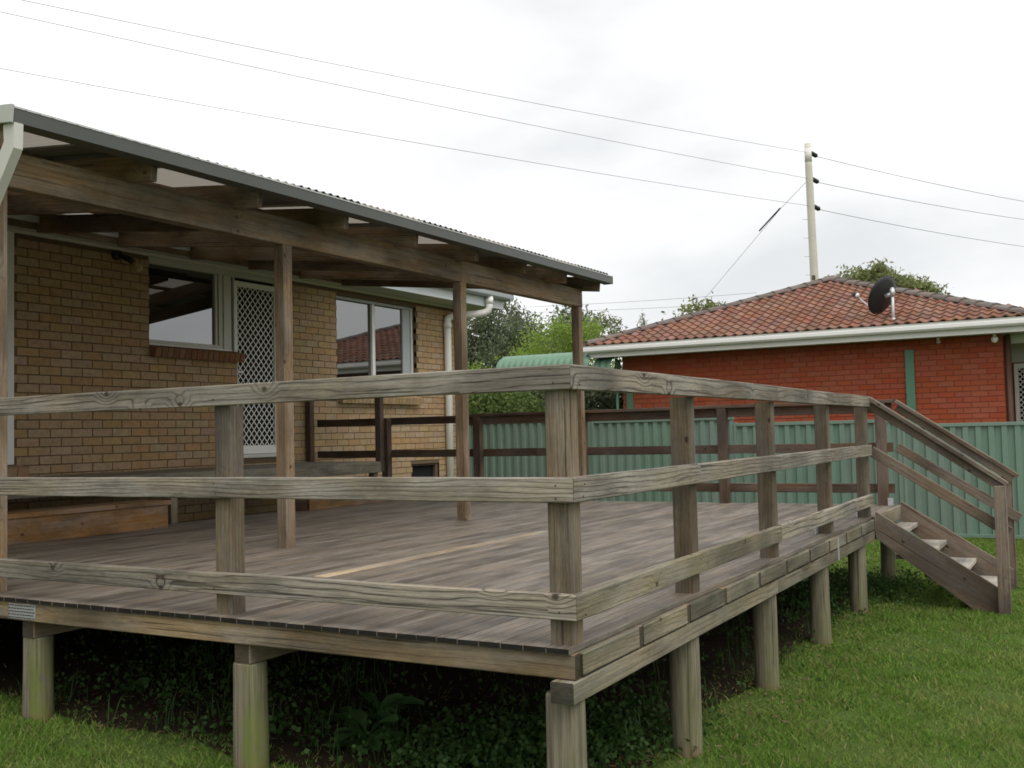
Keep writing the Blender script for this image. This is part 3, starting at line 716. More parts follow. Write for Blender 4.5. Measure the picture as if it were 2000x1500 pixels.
# added wing, out of view at left: blocks sky light to shade the verandah
wb = lay_bricks(3.95, 7.13, -0.72, 2.78, [])
slab('shade_wing_core', hs, (-0.9, 3.96, -0.9), (-0.219, 7.14, 2.785), M_MORTAR, 0)
def wgM(u, z, d):
    M = Matrix.Rotation(R(90), 4, 'Z'); M.translation = (-0.21 - d, u, z); return M
place_bricks(hs, wb, wgM, 0.05, M_BRICK, M_BRICKI, 0, lambda k: 0)
# brick sills
def sill(xa, xb, ztop, n):
    wd = (xb - xa) / n
    for i in range(n):
        x = xa + (i + 0.5) * wd
        M = Matrix.Translation((x, WY - 0.015, ztop - 0.062)) @ Matrix.Rotation(R(14), 4, 'X')
        obj('sill_brick', box_mesh(round(wd - 0.007, 3), 0.16, 0.105, M_BRICKSILL if ztop > 1.5 else M_BRICK, 0.004), None, hs, M)
sill(4.37, 5.70, 1.80, 16); sill(7.51, 9.37, 1.352, 22); sill(2.40, 2.87, 0.575, 4)
# window beside the door
FY = WY + 0.085
w1 = slab('window', hs, (4.37, FY + 0.02, 1.86), (5.40, FY + 0.028, 2.70), M_GLASS, 0)
slab('frame', w1, (4.372, FY - 0.02, 1.802), (5.60, FY + 0.035, 1.868), M_FRAME); slab('frame', w1, (4.372, FY - 0.035, 1.802), (5.64, FY - 0.021, 1.825), M_WHITE)
slab('frame', w1, (5.395, FY - 0.01, 1.869), (5.43, FY + 0.035, 2.70), M_FRAME); slab('frame', w1, (5.44, FY - 0.022, 1.869), (5.50, FY + 0.035, 2.70), M_FRAME)
slab('head_panel', hs, (4.372, FY - 0.02, 2.701), (6.448, FY + 0.04, 2.779), M_FRAME, 0.002)
slab('mullion', hs, (5.505, FY - 0.035, 1.826), (5.625, FY + 0.04, 2.70), M_FRAME)
slab('door_jamb', hs, (5.667, FY - 0.02, 0.56), (5.70, FY + 0.06, 2.70), M_FRAME); slab('door_jamb', hs, (6.405, FY - 0.02, 0.56), (6.448, FY + 0.06, 2.70), M_FRAME)
slab('door_sill', hs, (5.66, WY - 0.02, 0.545), (6.45, FY + 0.06, 0.588), M_FRAME)
# security screen door
DXa, DXb, DZa, DZb = 5.655, 6.40, 0.592, 2.655
dr = slab('screen_door', hs, (DXa, FY - 0.05, DZa), (DXa + 0.055, FY - 0.022, DZb), M_WHITE)
slab('stile', dr, (DXb - 0.06, FY - 0.05, DZa), (DXb, FY - 0.022, DZb), M_WHITE)
slab('door_rail', dr, (DXa + 0.056, FY - 0.05, DZb - 0.065), (DXb - 0.061, FY - 0.022, DZb), M_WHITE)
slab('kick_rail', dr, (DXa + 0.056, FY - 0.05, DZa), (DXb - 0.061, FY - 0.022, DZa + 0.10), M_WHITE)
def grille(parent, xa, xb, za, zb, y, cw, ch, wdt, mat, axis='x'):
    V = []; F = []
    n = int((xb - xa) / cw + (zb - za) / ch) + 3
    for sgn in (1, -1):
        for k in range(-1, n + 1):
            pts = []
            # line x = xa + cw*(k) - sgn*(z-za)*cw/ch
            for z in (za, zb):
                pts.append((xa + cw * k - (z - za) * cw / ch if sgn == 1 else xb - cw * k + (z - za) * cw / ch, z))
            (x0, z0), (x1, z1) = pts
            dx, dz = x1 - x0, z1 - z0; t0, t1 = 0.0, 1.0
            for lo, hi, p, d in ((xa, xb, x0, dx),):
                ta, tb = (lo - p) / d, (hi - p) / d
                if ta > tb: ta, tb = tb, ta
                t0, t1 = max(t0, ta), min(t1, tb)
            if t1 - t0 < 0.005: continue
            A = Vector((x0 + dx * t0, z0 + dz * t0)); B = Vector((x0 + dx * t1, z0 + dz * t1))
            t = (B - A).normalized(); q = Vector((-t.y, t.x)) * wdt / 2; i = len(V); yy = y + (0.002 if sgn == 1 else -0.002)
            for P in (A - q, B - q, B + q, A + q):
                V.append((P.x, yy - 0.0015, P.y) if axis == 'x' else (yy - 0.0015, P.x, P.y))
            for P in (A - q, B - q, B + q, A + q):
                V.append((P.x, yy + 0.0015, P.y) if axis == 'x' else (yy + 0.0015, P.x, P.y))
            F += [(i, i + 1, i + 2, i + 3), (i + 4, i + 7, i + 6, i + 5), (i, i + 4, i + 5, i + 1), (i + 2, i + 6, i + 7, i + 3)]
    return obj('mesh_grille', mesh_from('mesh_grille', V, F), mat, parent)
grille(dr, DXa + 0.056, DXb - 0.061, DZa + 0.101, DZb - 0.066, FY - 0.036, 0.088, 0.098, 0.011, M_WHITE)
slab('dark_interior', hs, (5.702, FY + 0.03, 0.59), (6.40, FY + 0.07, 2.70), M_DARK, 0)  # near-black panel painted as the unlit interior behind the mesh
slab('door_handle', dr, (DXa + 0.02, FY - 0.085, 1.555), (DXa + 0.12, FY - 0.065, 1.575), M_PVC, 0.004)
slab('lock_plate', dr, (DXa + 0.008, FY - 0.064, 1.42), (DXa + 0.04, FY - 0.051, 1.62), M_WHITE, 0.003)
# wide sliding window
w2 = slab('window', hs, (7.52, FY + 0.012, 1.40), (9.12, FY + 0.02, 2.64), M_GLASS, 0)
slab('frame', w2, (8.36, FY - 0.03, 1.40), (8.41, FY + 0.011, 2.64), M_WHITE); slab('frame', w2, (8.415, FY - 0.02, 1.40), (8.44, FY + 0.011, 2.64), M_FRAME)
slab('frame', w2, (7.515, FY - 0.03, 1.362), (9.365, FY + 0.03, 1.40), M_FRAME); slab('frame', w2, (7.515, FY - 0.03, 2.64), (9.365, FY + 0.03, 2.679), M_FRAMEG)
slab('frame', w2, (9.12, FY - 0.012, 1.40), (9.30, FY + 0.03, 2.64), M_FRAMEG); slab('frame', w2, (9.305, FY - 0.03, 1.40), (9.335, FY + 0.03, 2.64), M_FRAME); slab('frame', w2, (9.338, FY - 0.02, 1.40), (9.366, FY + 0.03, 2.64), M_WHITE)
# sliding glass door at the far left of the wall
w3 = slab('glass_door', hs, (1.0, FY + 0.012, 0.62), (2.688, FY + 0.02, 2.70), M_GLASS, 0)
slab('frame', w3, (2.69, WY - 0.012, 0.58), (2.775, FY + 0.03, 2.77), M_WHITE)
# under-floor vents
for xa, xb, za, zb in ((9.20, 9.92, 0.08, 0.345), (6.56, 6.97, -0.10, 0.13)):
    v = slab('floor_vent', hs, (xa, WY + 0.10, za), (xb, WY + 0.11, zb), M_DARK, 0)
    slab('vent_frame', v, (xb - 0.06, WY + 0.03, za), (xb - 0.002, WY + 0.09, zb), M_FAR, 0.003); slab('vent_frame', v, (xa + 0.002, WY + 0.03, zb - 0.03), (xb - 0.065, WY + 0.09, zb - 0.002), M_FAR, 0.003)
# eaves
slab('soffit', hs, (-4.0, 6.622, 2.786), (11.03, 7.5, 2.80), M_SOFFIT, 0); slab('soffit', hs, (10.50, 7.503, 2.786), (11.03, 13.5, 2.80), M_SOFFIT, 0)
slab('soffit_trim', hs, (2.45, 7.105, 2.755), (10.5, 7.148, 2.785), M_FRAME, 0.002)
slab('fascia', hs, (-4.0, 6.60, 2.762), (11.05, 6.62, 2.95), M_FASCIA, 0.002); slab('fascia', hs, (11.032, 6.622, 2.762), (11.052, 13.5, 2.95), M_FASCIA, 0.002)
hp = [(0.0, 0.0), (-0.10, 0.0), (-0.125, 0.03), (-0.125, 0.07), (-0.115, 0.085), (-0.115, 0.115), (-0.128, 0.122), (-0.104, 0.122), (-0.104, 0.02), (0.0, 0.02)]
extrude('gutter', hs, hp, (-4.0, 6.598, 2.905), (1, 0, 0), (0, 1, 0), (0, 0, 1), 15.18, M_HGUT)
extrude('gutter_lip', hs, [(-0.131, 0.118), (-0.131, 0.126), (-0.100, 0.126), (-0.100, 0.1225)], (-4.0, 6.598, 2.905), (1, 0, 0), (0, 1, 0), (0, 0, 1), 15.18, M_WHITE)
extrude('gutter', hs, [(-p, q) for p, q in hp], (11.054, 6.475, 2.905), (0, 1, 0), (1, 0, 0), (0, 0, 1), 7.0, M_HGUT)
rz = 2.99
V = [(-4.0, 6.52, rz), (11.12, 6.52, rz), (11.12, 13.6, rz), (-4.0, 13.6, rz), (7.58, 10.06, rz + 1.29), (-4.0, 10.06, rz + 1.29)]
obj('roof', mesh_from('house_roof', V, [(0, 1, 4, 5), (1, 2, 4), (2, 3, 5, 4)]), M_ROOFTILE, hs)
for i in range(11):      # eave tiles at the corner that shows past the pergola
    x = 11.06 - i * 0.30
    extrude('eave_tile', hs, [(0, 0), (0.06, 0.035), (0.13, 0.045), (0.2, 0.03), (0.29, 0.004), (0.29, -0.008), (0, -0.012)], (x - 0.29, 6.50, rz + 0.012), (0, 0.94, 0.342), (1, 0, 0), (0, 0, 1), 0.4, M_ROOFTILE)
tube('downpipe', hs, [(10.50, 6.54, 2.92), (10.50, 6.54, 2.76), (10.492, 6.555, 2.70), (10.46, 6.60, 2.665), (10.41, 6.66, 2.65), (10.22, 6.98, 2.63), (10.17, 7.055, 2.61), (10.14, 7.085, 2.575), (10.13, 7.09, 2.52), (10.13, 7.09, -0.75)], 0.057, M_PVC, 16)
tube('pipe_collar', hs, [(10.13, 7.09, 2.42), (10.13, 7.09, 2.52)], 0.064, M_PVC, 16)
tube('pipe_collar', hs, [(10.50, 6.54, 2.80), (10.50, 6.54, 2.90)], 0.064, M_PVC, 16)
# spotlight under the eave
spl = thing('spotlight', (4.02, 7.05, 2.75), 'small dark spotlight with pale globe high on the shaded brick wall', 'lamp')
tube('lamp_base', spl, [(3.93, 7.147, 2.70), (3.93, 7.10, 2.70)], 0.05, M_BLACK, 12)
tube('lamp_holder', spl, [(3.94, 7.10, 2.70), (4.00, 7.03, 2.66), (4.03, 7.0, 2.63)], [0.022, 0.03, 0.03], M_BLACK, 10)
tube('globe', spl, [(4.03, 7.0, 2.63), (4.045, 6.985, 2.61), (4.075, 6.955, 2.56), (4.085, 6.945, 2.545)], [0.02, 0.036, 0.046, 0.02], plain('amber_globe', (0.55, 0.42, 0.25), 0.3), 12)

# ------------------------------------------------------------------ green steel fence
FX = 11.3
fe = thing('steel_fence', (FX, 2.0, gz(11, 2)), 'green ribbed steel sheet fence stepping down along the boundary behind the deck', 'fence')
BAYS = [(9.72, 7.48, 1.05), (7.44, 5.20, 0.985), (5.16, 2.93, 0.935), (2.89, 0.62, 0.835), (0.58, -1.72, 0.762), (-1.76, -4.05, 0.70), (-4.09, -6.4, 0.64)]
def sheet_mesh(wd, h):
    k = ('sheet', round(wd, 3), round(h, 3))
    if k in _cache: return _cache[k]
    V = []; F = []; n = 5; q = wd / n; prof = []
    for i in range(n):
        a = i * q
        prof += [(a, 0.0), (a + q * 0.42, 0.0), (a + q * 0.50, 0.030), (a + q * 0.92, 0.030)]
    prof.append((wd, 0.0))
    for z in (0.0, h):
        for y, x in prof: V.append((x, y, z))
    m = len(prof); F = [(i, i + 1, m + i + 1, m + i) for i in range(m - 1)]
    me = mesh_from('sheet', V, F); me.materials.append(M_FENCE); _cache[k] = me; return me
for (ya, yb, zt) in BAYS:
    zb = gz(11, yb) + 0.01
    slab('post', fe, (FX - 0.032, ya + 0.001, zb - 0.05), (FX + 0.032, ya + 0.039, zt + 0.015), M_FENCE, 0.002)
    slab('top_rail', fe, (FX - 0.028, yb + 0.002, zt - 0.045), (FX + 0.028, ya - 0.001, zt), M_FENCE, 0.003)
    slab('bottom_rail', fe, (FX - 0.028, yb + 0.002, zb), (FX + 0.028, ya - 0.001, zb + 0.045), M_FENCE, 0.003)
    wd = (ya - yb - 0.004) / 3
    for k in range(3):
        obj('sheet', sheet_mesh(wd, zt - zb - 0.092), None, fe, Matrix.Translation((FX - 0.016, yb + 0.002 + k * wd, zb + 0.046)))

# ------------------------------------------------------------------ neighbour's red brick house
NX = 14.2; NYL, NYR = 5.91, -0.45
nh = thing('neighbour_house', (NX, 2.7, gz(14, 2)), 'low red brick house with terracotta hip roof behind the green fence', 'house')
slab('wall_core', nh, (NX + 0.010, NYR + 0.01, -0.9), (NX + 0.25, NYL - 0.01, 2.12), M_RMORTAR, 0)
slab('side_wall', nh, (NX + 0.26, NYL - 0.25, -0.9), (21.0, NYL - 0.01, 2.12), M_RBRICK, 0)
slab('side_wall', nh, (NX + 0.26, NYR + 0.01, -0.9), (16.0, NYR + 0.25, 2.12), M_RBRICK, 0)
nb_ = lay_bricks(NYR, NYL, -0.72, 2.11, [])
def nbM(u, z, d):
    M = Matrix.Rotation(R(-90), 4, 'Z'); M.translation = (NX + d, u, z); return M
place_bricks(nh, nb_, nbM, 0.05, M_RBRICK, M_RBRICKI, 300, lambda k: (Vector((NX, (k[0] + k[1]) / 2, (k[2] + k[3]) / 2)) - CAMPOS).length + (60 if k[3] < 0.70 else 0) - (k[1] - k[0]))
slab('painted_strip', nh, (NX - 0.05, 0.84, -0.7), (NX - 0.004, 0.975, 1.955), M_GREEN, 0.003)
slab('painted_strip', nh, (NX - 0.05, 5.70, -0.7), (NX - 0.004, 5.82, 1.6), M_GREEN, 0.003)
# eaves
EX = 13.65; EZ = 2.15
slab('soffit', nh, (EX + 0.06, -6.0, EZ - 0.03), (NX + 0.02, 6.40, EZ - 0.015), M_SOFFIT, 0)
slab('fascia', nh, (EX + 0.03, -6.0, EZ - 0.05), (EX + 0.055, 6.36, EZ + 0.13), M_WHITE, 0.002)
np2 = [(0.0, 0.0), (-0.09, 0.0), (-0.115, 0.03), (-0.115, 0.08), (-0.105, 0.09), (-0.105, 0.115), (-0.12, 0.125), (-0.09, 0.125), (-0.09, 0.02), (0.0, 0.02)]
extrude('gutter', nh, np2, (EX + 0.028, -6.0, EZ + 0.04), (0, 1, 0), (1, 0, 0), (0, 0, 1), 12.44, M_WHITE)
# roof planes under the tiles
yA, hA = 2.75, 1.30; hw = 6.43 - yA; yR = yA - hw
RZ0 = EZ + 0.155; apex = Vector((EX + hw, yA, RZ0 + hA))
V = [(EX, 6.43, RZ0), (EX, yR, RZ0), apex, (23, 6.43, RZ0), (23, yR, RZ0), (23, yA, RZ0 + hA)]
obj('roof_deck', mesh_from('nroof', V, [(0, 2, 1), (0, 3, 5, 2), (1, 2, 5, 4)]), M_TILEI, nh)
V = [(EX + 0.02, yR + 0.02, RZ0 - 0.02), (EX + 0.02, -6.0, RZ0 - 0.02), (EX + 3.5, -6.0, RZ0 + 1.2), (EX + 3.5, yR - 2.5, RZ0 + 1.2)]
# tiles on the hip end that faces the deck
TW, TE, TT = 0.172, 0.235, 0.31
sl = math.sqrt(hw * hw + hA * hA); up_s = Vector((hw, 0, hA)).normalized(); nrm = Vector((-hA, 0, hw)).normalized()
def tile_mesh():
    prof = [(0, 0.004), (0.10, 0.0), (0.19, 0.004), (0.30, 0.014), (0.42, 0.028), (0.54, 0.036), (0.66, 0.031), (0.78, 0.016), (0.88, 0.005), (1.0, 0.002)]
    n = len(prof); V = []
    for s_, lift in ((0.0, 0.030), (TT, 0.0)):
        for u, h in prof: V.append((u * TW, s_, h + lift))
    for u, h in prof: V.append((u * TW, 0.0, h + 0.010))
    F = [(i, i + 1, n + i + 1, n + i) for i in range(n - 1)] + [(2 * n + i, 2 * n + i + 1, i + 1, i) for i in range(n - 1)]
    return mesh_from('tile', V, F, False)
TM = tile_mesh(); TM.materials.append(M_TILE)
Mt = Matrix(((0, up_s.x, nrm.x, 0), (-1, 0, nrm.y, 0), (0, up_s.z, nrm.z, 0), (0, 0, 0, 1)))     # local x -> -Y, y -> up slope
rows = int(sl / TE); cnt = 0; restV = []; restF = []
for r_ in range(rows):
    s0 = r_ * TE; lo = yR + hw * s0 / sl * 1.0; hi = 6.43 - hw * s0 / sl
    y = hi - (0.10 if r_ % 2 else 0.0)
    k0 = math.floor((6.43 - hi) / TW)
    y = 6.43 - k0 * TW
    while y > lo + 0.02:
        if y <= hi + 0.13:
            M = Mt.copy(); M.translation = Vector((EX - 0.02, y, RZ0 + 0.004)) + up_s * (s0 - 0.01)
            if cnt < 300: obj('roof_tile', TM, None, nh, M)
            else:
                i = len(restV)
                for v in TM.vertices: restV.append(M @ v.co)
                restF += [tuple(i + q for q in p.vertices) for p in TM.polygons]
            cnt += 1
        y -= TW
if restV: tag(obj('upper_tiles', mesh_from('upper_tiles', restV, restF), M_TILEI, nh), kind='stuff')
# hip and ridge caps on dark bedding
def caps(a, b_, step=0.36):
    a, b_ = Vector(a), Vector(b_); d = (b_ - a); ln = d.length; d.normalize(); n = int(ln / step)
    side = d.cross(Vector((0, 0, 1))).normalized(); upv = side.cross(d)
    V, F = tube_geo([a + upv * -0.01, b_ + upv * -0.01], 0.10, 8)
    obj('hip_bedding', mesh_from('hip_bedding', V, F), M_BEDDING, nh)
    for i in range(n + 1):
        p = a + d * (i * step); q = p + d * (step + 0.05); V = []; F = []; m = 7
        for pt, rr, lift in ((p, 0.120, 0.024), (q, 0.104, 0.010)):
            for k in range(m):
                an = math.pi * (k / (m - 1)); V.append(pt + side * rr * math.cos(an) + upv * (rr * 0.62 * math.sin(an) + lift))
        F = [(k, k + 1, m + k + 1, m + k) for k in range(m - 1)] + [tuple(range(m))[::-1], tuple(range(m, 2 * m))]
        obj('hip_cap', mesh_from('hip_cap', V, F), M_RIDGE, nh)
caps((EX + 0.05, 6.38, RZ0 + 0.03), apex + Vector((0, 0, 0.02))); caps((EX + 0.05, yR + 0.05, RZ0 + 0.03), apex + Vector((0, 0, 0.02))); caps(apex + Vector((0.1, 0, 0.02)), (23, yA, RZ0 + hA + 0.02), 0.45)
# porch at the right end
slab('porch_wall', nh, (15.6, -6.0, -0.9), (15.8, NYR, 2.12), M_RBRICK, 0)
slab('porch_beam', nh, (14.55, -6.0, EZ - 0.16), (14.63, NYR - 0.02, EZ - 0.032), M_WHITE, 0.002)
slab('porch_ceiling', nh, (NX + 0.022, -6.0, EZ - 0.03), (15.59, NYR, EZ - 0.012), M_SOFFIT, 0)
tube('downpipe', nh, [(NX + 0.10, NYR - 0.06, EZ - 0.04), (NX + 0.10, NYR - 0.06, -0.7)], 0.05, M_BROWNP, 10)
nd = slab('screen_door', nh, (15.52, -0.57, -0.4), (15.585, -0.51, 1.72), M_WHITE, 0.003)
slab('stile', nd, (15.52, -1.36, -0.4), (15.585, -1.30, 1.72), M_WHITE, 0.003); slab('door_rail', nd, (15.52, -1.299, 1.64), (15.585, -0.571, 1.72), M_WHITE, 0.003)
slab('dark_interior', nd, (15.575, -1.299, -0.4), (15.595, -0.571, 1.639), M_DARK, 0)  # near-black panel in place of the dark space behind the mesh
grille(nd, -1.299, -0.571, -0.38, 1.639, 15.55, 0.075, 0.085, 0.012, M_WHITE, axis='y')
slab('porch_post_panel', nh, (15.50, -1.4, 1.74), (15.598, -0.47, 2.10), M_SOFFIT, 0)
# globe lights under the eave
for y, lab, mm, r_ in ((-0.36, 'white round globe light under the eave near the right end of the red wall', M_BULB, 0.052), (0.44, 'small dull globe light under the eave above the green strip', plain('dull_globe', (0.40, 0.30, 0.22), 0.4), 0.035)):
    lg = thing('globe_light', (13.95, y, EZ - 0.03), lab, 'lamp')
    tube('holder', lg, [(13.95, y, EZ - 0.03), (13.95, y, EZ - 0.085)], 0.022, M_WHITE, 8)
    bm = bmesh.new(); bmesh.ops.create_uvsphere(bm, u_segments=14, v_segments=10, radius=r_); me = bpy.data.meshes.new('globe'); bm.to_mesh(me); bm.free()
    me.polygons.foreach_set('use_smooth', [True] * len(me.polygons))
    obj('globe', me, mm, lg, Matrix.Translation((13.95, y, EZ - 0.085 - r_ * 0.8)))
# satellite dish, seen from behind
sd_ = thing('satellite_dish', (14.0, 1.10, RZ0 + 0.1), 'black satellite dish on a steel mast on the terracotta roof', 'satellite dish')
tube('mast', sd_, [(14.0, 1.10, RZ0 - 0.1), (14.0, 1.10, 2.96)], 0.026, M_STEEL, 10)
tube('mast_base', sd_, [(13.99, 1.10, RZ0 + 0.02), (14.0, 1.10, RZ0 + 0.16)], 0.045, M_STEEL, 10)
def dish_mesh(r=0.31):
    V = [(0, 0, 0.0)]; F = []; n = 32; rings = 5
    for j in range(1, rings + 1):
        q = j / rings
        for k in range(n):
            a = 2 * math.pi * k / n; V.append((q * r * 0.95 * math.cos(a), q * r * 1.05 * math.sin(a), 0.055 * q * q))
    for k in range(n): F.append((0, 1 + k, 1 + (k + 1) % n))
    for j in range(rings - 1):
        for k in range(n):
            a = 1 + j * n; F.append((a + k, a + n + k, a + n + (k + 1) % n, a + (k + 1) % n))
    off = len(V); V += [(x, y, z + 0.012) for x, y, z in V]; F += [tuple(off + q for q in f[::-1]) for f in F]
    a = 1 + (rings - 1) * n
    for k in range(n): F.append((a + k, off + a + k, off + a + (k + 1) % n, a + (k + 1) % n))
    return mesh_from('dish', V, F, True)
dirn = Vector((0.44, 0.78, 0.42)).normalized()            # the way the dish looks
dcen = Vector((14.02, 1.22, 2.83))
Md = dirn.to_track_quat('Z', 'Y').to_matrix().to_4x4(); Md.translation = dcen
rf = obj('reflector', dish_mesh(), M_BLACK, sd_, Md)
tube('bracket', sd_, [(14.0, 1.10, 2.86), dcen - dirn * 0.005], 0.035, M_STEEL, 8)
tube('clamp', sd_, [(14.0, 1.10, 2.82), (14.0, 1.10, 2.94)], 0.042, M_STEEL, 8)
low = Md @ Vector((0, -0.31, 0.05)); horn = dcen + dirn * 0.42 + Vector((-0.05, 0.14, -0.10))
tube('feed_arm', sd_, [low, horn], 0.011, M_STEEL, 6)
tube('feed_horn', sd_, [horn + dirn * 0.06, horn - dirn * 0.02], [0.035, 0.04], M_BLACK, 10)
tube('horn_cap', sd_, [horn - dirn * 0.021, horn - dirn * 0.055], [0.038, 0.030], M_BULB, 10)

# ------------------------------------------------------------------ curved green awning left of the red house
aw = thing('green_awning', (14.0, 7.0, 0), 'pale green curved corrugated awning roof beside the red brick house', 'awning')
def awning(name, ya, yb, x0, z0, r_):
    V = []; F = []; n = int((ya - yb) / 0.016); m = 9
    for i in range(n + 1):
        y = yb + (ya - yb) * i / n; c_ = 0.014 * math.cos(2 * math.pi * y / 0.13)
        pts = [(x0, z0 - 0.25)] + [(x0 + r_ - (r_ + c_) * math.cos(k * math.pi / 2 / (m - 1)), z0 + (r_ * 0.75 + c_) * math.sin(k * math.pi / 2 / (m - 1))) for k in range(m)] + [(x0 + r_ + 1.6, z0 + r_ * 0.75 + 0.10)]
        for x, z in pts: V.append((x, y, z))
    q = m + 2
    for i in range(n):
        for k in range(q - 1): F.append((i * q + k, i * q + k + 1, (i + 1) * q + k + 1, (i + 1) * q + k))
    return obj(name, mesh_from(name, V, F, True), M_AWN, aw)
awning('curved_sheet', 8.25, 6.30, 13.55, 1.93, 0.42)
awning('curved_sheet', 6.27, 5.94, 13.70, 1.86, 0.36)
slab('end_panel', aw, (14.0, 5.93, 1.5), (14.19, 5.95, 2.08), M_AWN, 0.003)
tube('awning_post', aw, [(14.1, 7.45, -0.7), (14.1, 7.45, 2.2)], 0.028, M_GREEN, 8)
tube('awning_post', aw, [(14.1, 5.98, -0.7), (14.1, 5.98, 2.1)], 0.028, M_GREEN, 8)

# ------------------------------------------------------------------ power pole and lines
PB = Vector((30.6, 6.0, gz(30, 6) - 0.4)); PT = Vector((29.88, 5.98, 9.87))
pp = thing('power_pole', PB, 'tall pale timber power pole behind the red house roof', 'power pole')
tube('pole', pp, [PB, PB.lerp(PT, 0.5), PB.lerp(PT, 0.93), PT], [0.17, 0.14, 0.115, 0.10], M_POLE, 12)
tube('sleeve', pp, [PB.lerp(PT, 0.945), PB.lerp(PT, 0.985)], [0.118, 0.112], plain('white_sleeve', (0.75, 0.73, 0.70), 0.6), 12)
WD = (Vector((43.38, 0.46, 9.3)) - Vector((9.2, 16.3, 9.0))); WD.z = 0; WD.normalize()
att = []
for zz in (9.58, 8.74, 7.86):
    t = (zz - PB.z) / (PT.z - PB.z); c_ = PB.lerp(PT, t); att.append(c_)
    tube('insulator', pp, [c_ + WD * 0.12 + Vector((0, 0, .01)), c_ + WD * 0.17, c_ + WD * 0.40 + Vector((0, 0, -.05)), c_ + WD * 0.47 + Vector((0, 0, -.07))], [0.02, 0.075, 0.075, 0.02], M_BLACK, 10)
    tube('insulator_arm', pp, [c_ - WD * 0.02, c_ + WD * 0.13], 0.02, M_STEEL, 6)
slab('pole_tag', pp, (PB.lerp(PT, 0.60) + Vector((-0.145, -0.06, -0.06))), (PB.lerp(PT, 0.60) + Vector((-0.13, 0.05, 0.08))), M_FAR, 0)
for k in range(6):
    c_ = PB.lerp(PT, 0.50 + k * 0.055); tube('step_peg', pp, [c_ + Vector((-0.05, 0.1, 0)), c_ + Vector((-0.1, 0.26, 0.01))], 0.008, M_STEEL, 5)
def wire(name, a, b_, sag, rad, label, mat=M_WIRE, n=24):
    a, b_ = Vector(a), Vector(b_); pts = []
    for i in range(n + 1):
        t = i / n; p = a.lerp(b_, t); p.z -= sag * 4 * t * (1 - t); pts.append(p)
    o = tube(name, None, pts, rad, mat, 5); tag(o, label, 'wire'); return o
Lp = [Vector((9.26, 16.09, 9.43)), Vector((8.99, 16.58, 9.24)), Vector((9.03, 16.63, 8.14))]
Rp = [Vector((43.36, 0.43, 10.06)), Vector((43.38, 0.46, 9.32)), Vector((43.41, 0.51, 8.21))]
nm = ['topmost', 'middle', 'lowest']
for i in range(3):
    d = (Lp[i] - att[i]); e = att[i] + d * 1.5
    wire('power_line', att[i], e + Vector((0, 0, 0.25)), 0.22, 0.0056, f'{nm[i]} of the three power lines from the pole to the upper left', M_WIRE if i else M_WIRE)
    d2 = (Rp[i] - att[i]); a2 = att[i] + WD * 0.46 + Vector((0, 0, -0.07))
    wire('power_line', a2, att[i] + d2 * 1.9, 0.25, 0.0088, f'{nm[i]} of the three power lines running right from the pole insulators')
gw = tag(tube('guy_wire', None, [(29.98, 6.02, 8.72), (31.6, 7.35, 8.25), (39.6, 12.6, 6.7), (46, 17, 5.5)], 0.007, M_WIRE, 5), 'thin guy wire slanting down left from the power pole', 'wire')
tag(tube('guy_insulator', None, [(31.62, 7.38, 8.26), (33.4, 8.62, 7.92)], 0.028, M_WIRED, 6), 'dark sleeve on the guy wire left of the power pole', 'insulator')
for i, (za, zb) in enumerate(((5.02, 4.92), (4.86, 4.62))):
    wire('service_line', (26.5, 16.0, za), (27.8, 7.2, zb), 0.05, 0.005, ('upper' if i == 0 else 'lower') + ' of two thin lines crossing the sky behind the pergola end')

# ------------------------------------------------------------------ trees and shrubs
def leaves(points, size, asp, up_bias, n_per, spread, seed):
    """many small leaf quads around each cluster point"""
    g = np.random.default_rng(seed); P = np.repeat(np.asarray(points), n_per, axis=0); n = len(P)
    P = P + g.normal(0, 1, (n, 3)) * np.asarray(spread)
    a = g.normal(0, 1, (n, 3)); a[:, 2] += up_bias; a /= np.linalg.norm(a, axis=1)[:, None]
    b = np.cross(a, g.normal(0, 1, (n, 3))); b /= np.linalg.norm(b, axis=1)[:, None]
    s = (size * g.uniform(0.6, 1.35, n))[:, None]
    V = np.stack([P - a * s, P + b * s * asp, P + a * s, P - b * s * asp], 1).reshape(-1, 3)
    F = np.arange(n * 4).reshape(-1, 4)
    return V, F
def crown_points(blobs, n, seed, hollow=0.55):
    g = np.random.default_rng(seed); out = []
    wts = np.array([b[3] * b[4] * b[5] for b in blobs]) ** 0.8; wts /= wts.sum()
    for b, k in zip(blobs, (wts * n).astype(int) + 1):
        d = g.normal(0, 1, (k, 3)); d /= np.linalg.norm(d, axis=1)[:, None]
        r = (hollow + (1.05 - hollow) * g.random(k))[:, None]
        out.append(np.array(b[:3]) + d * r * np.array(b[3:6]))
    return np.concatenate(out)
M_BARK = plain('grey_bark', (0.16, 0.13, 0.10), 0.9, 0.3, 6, bump=0.4, bscale=12)
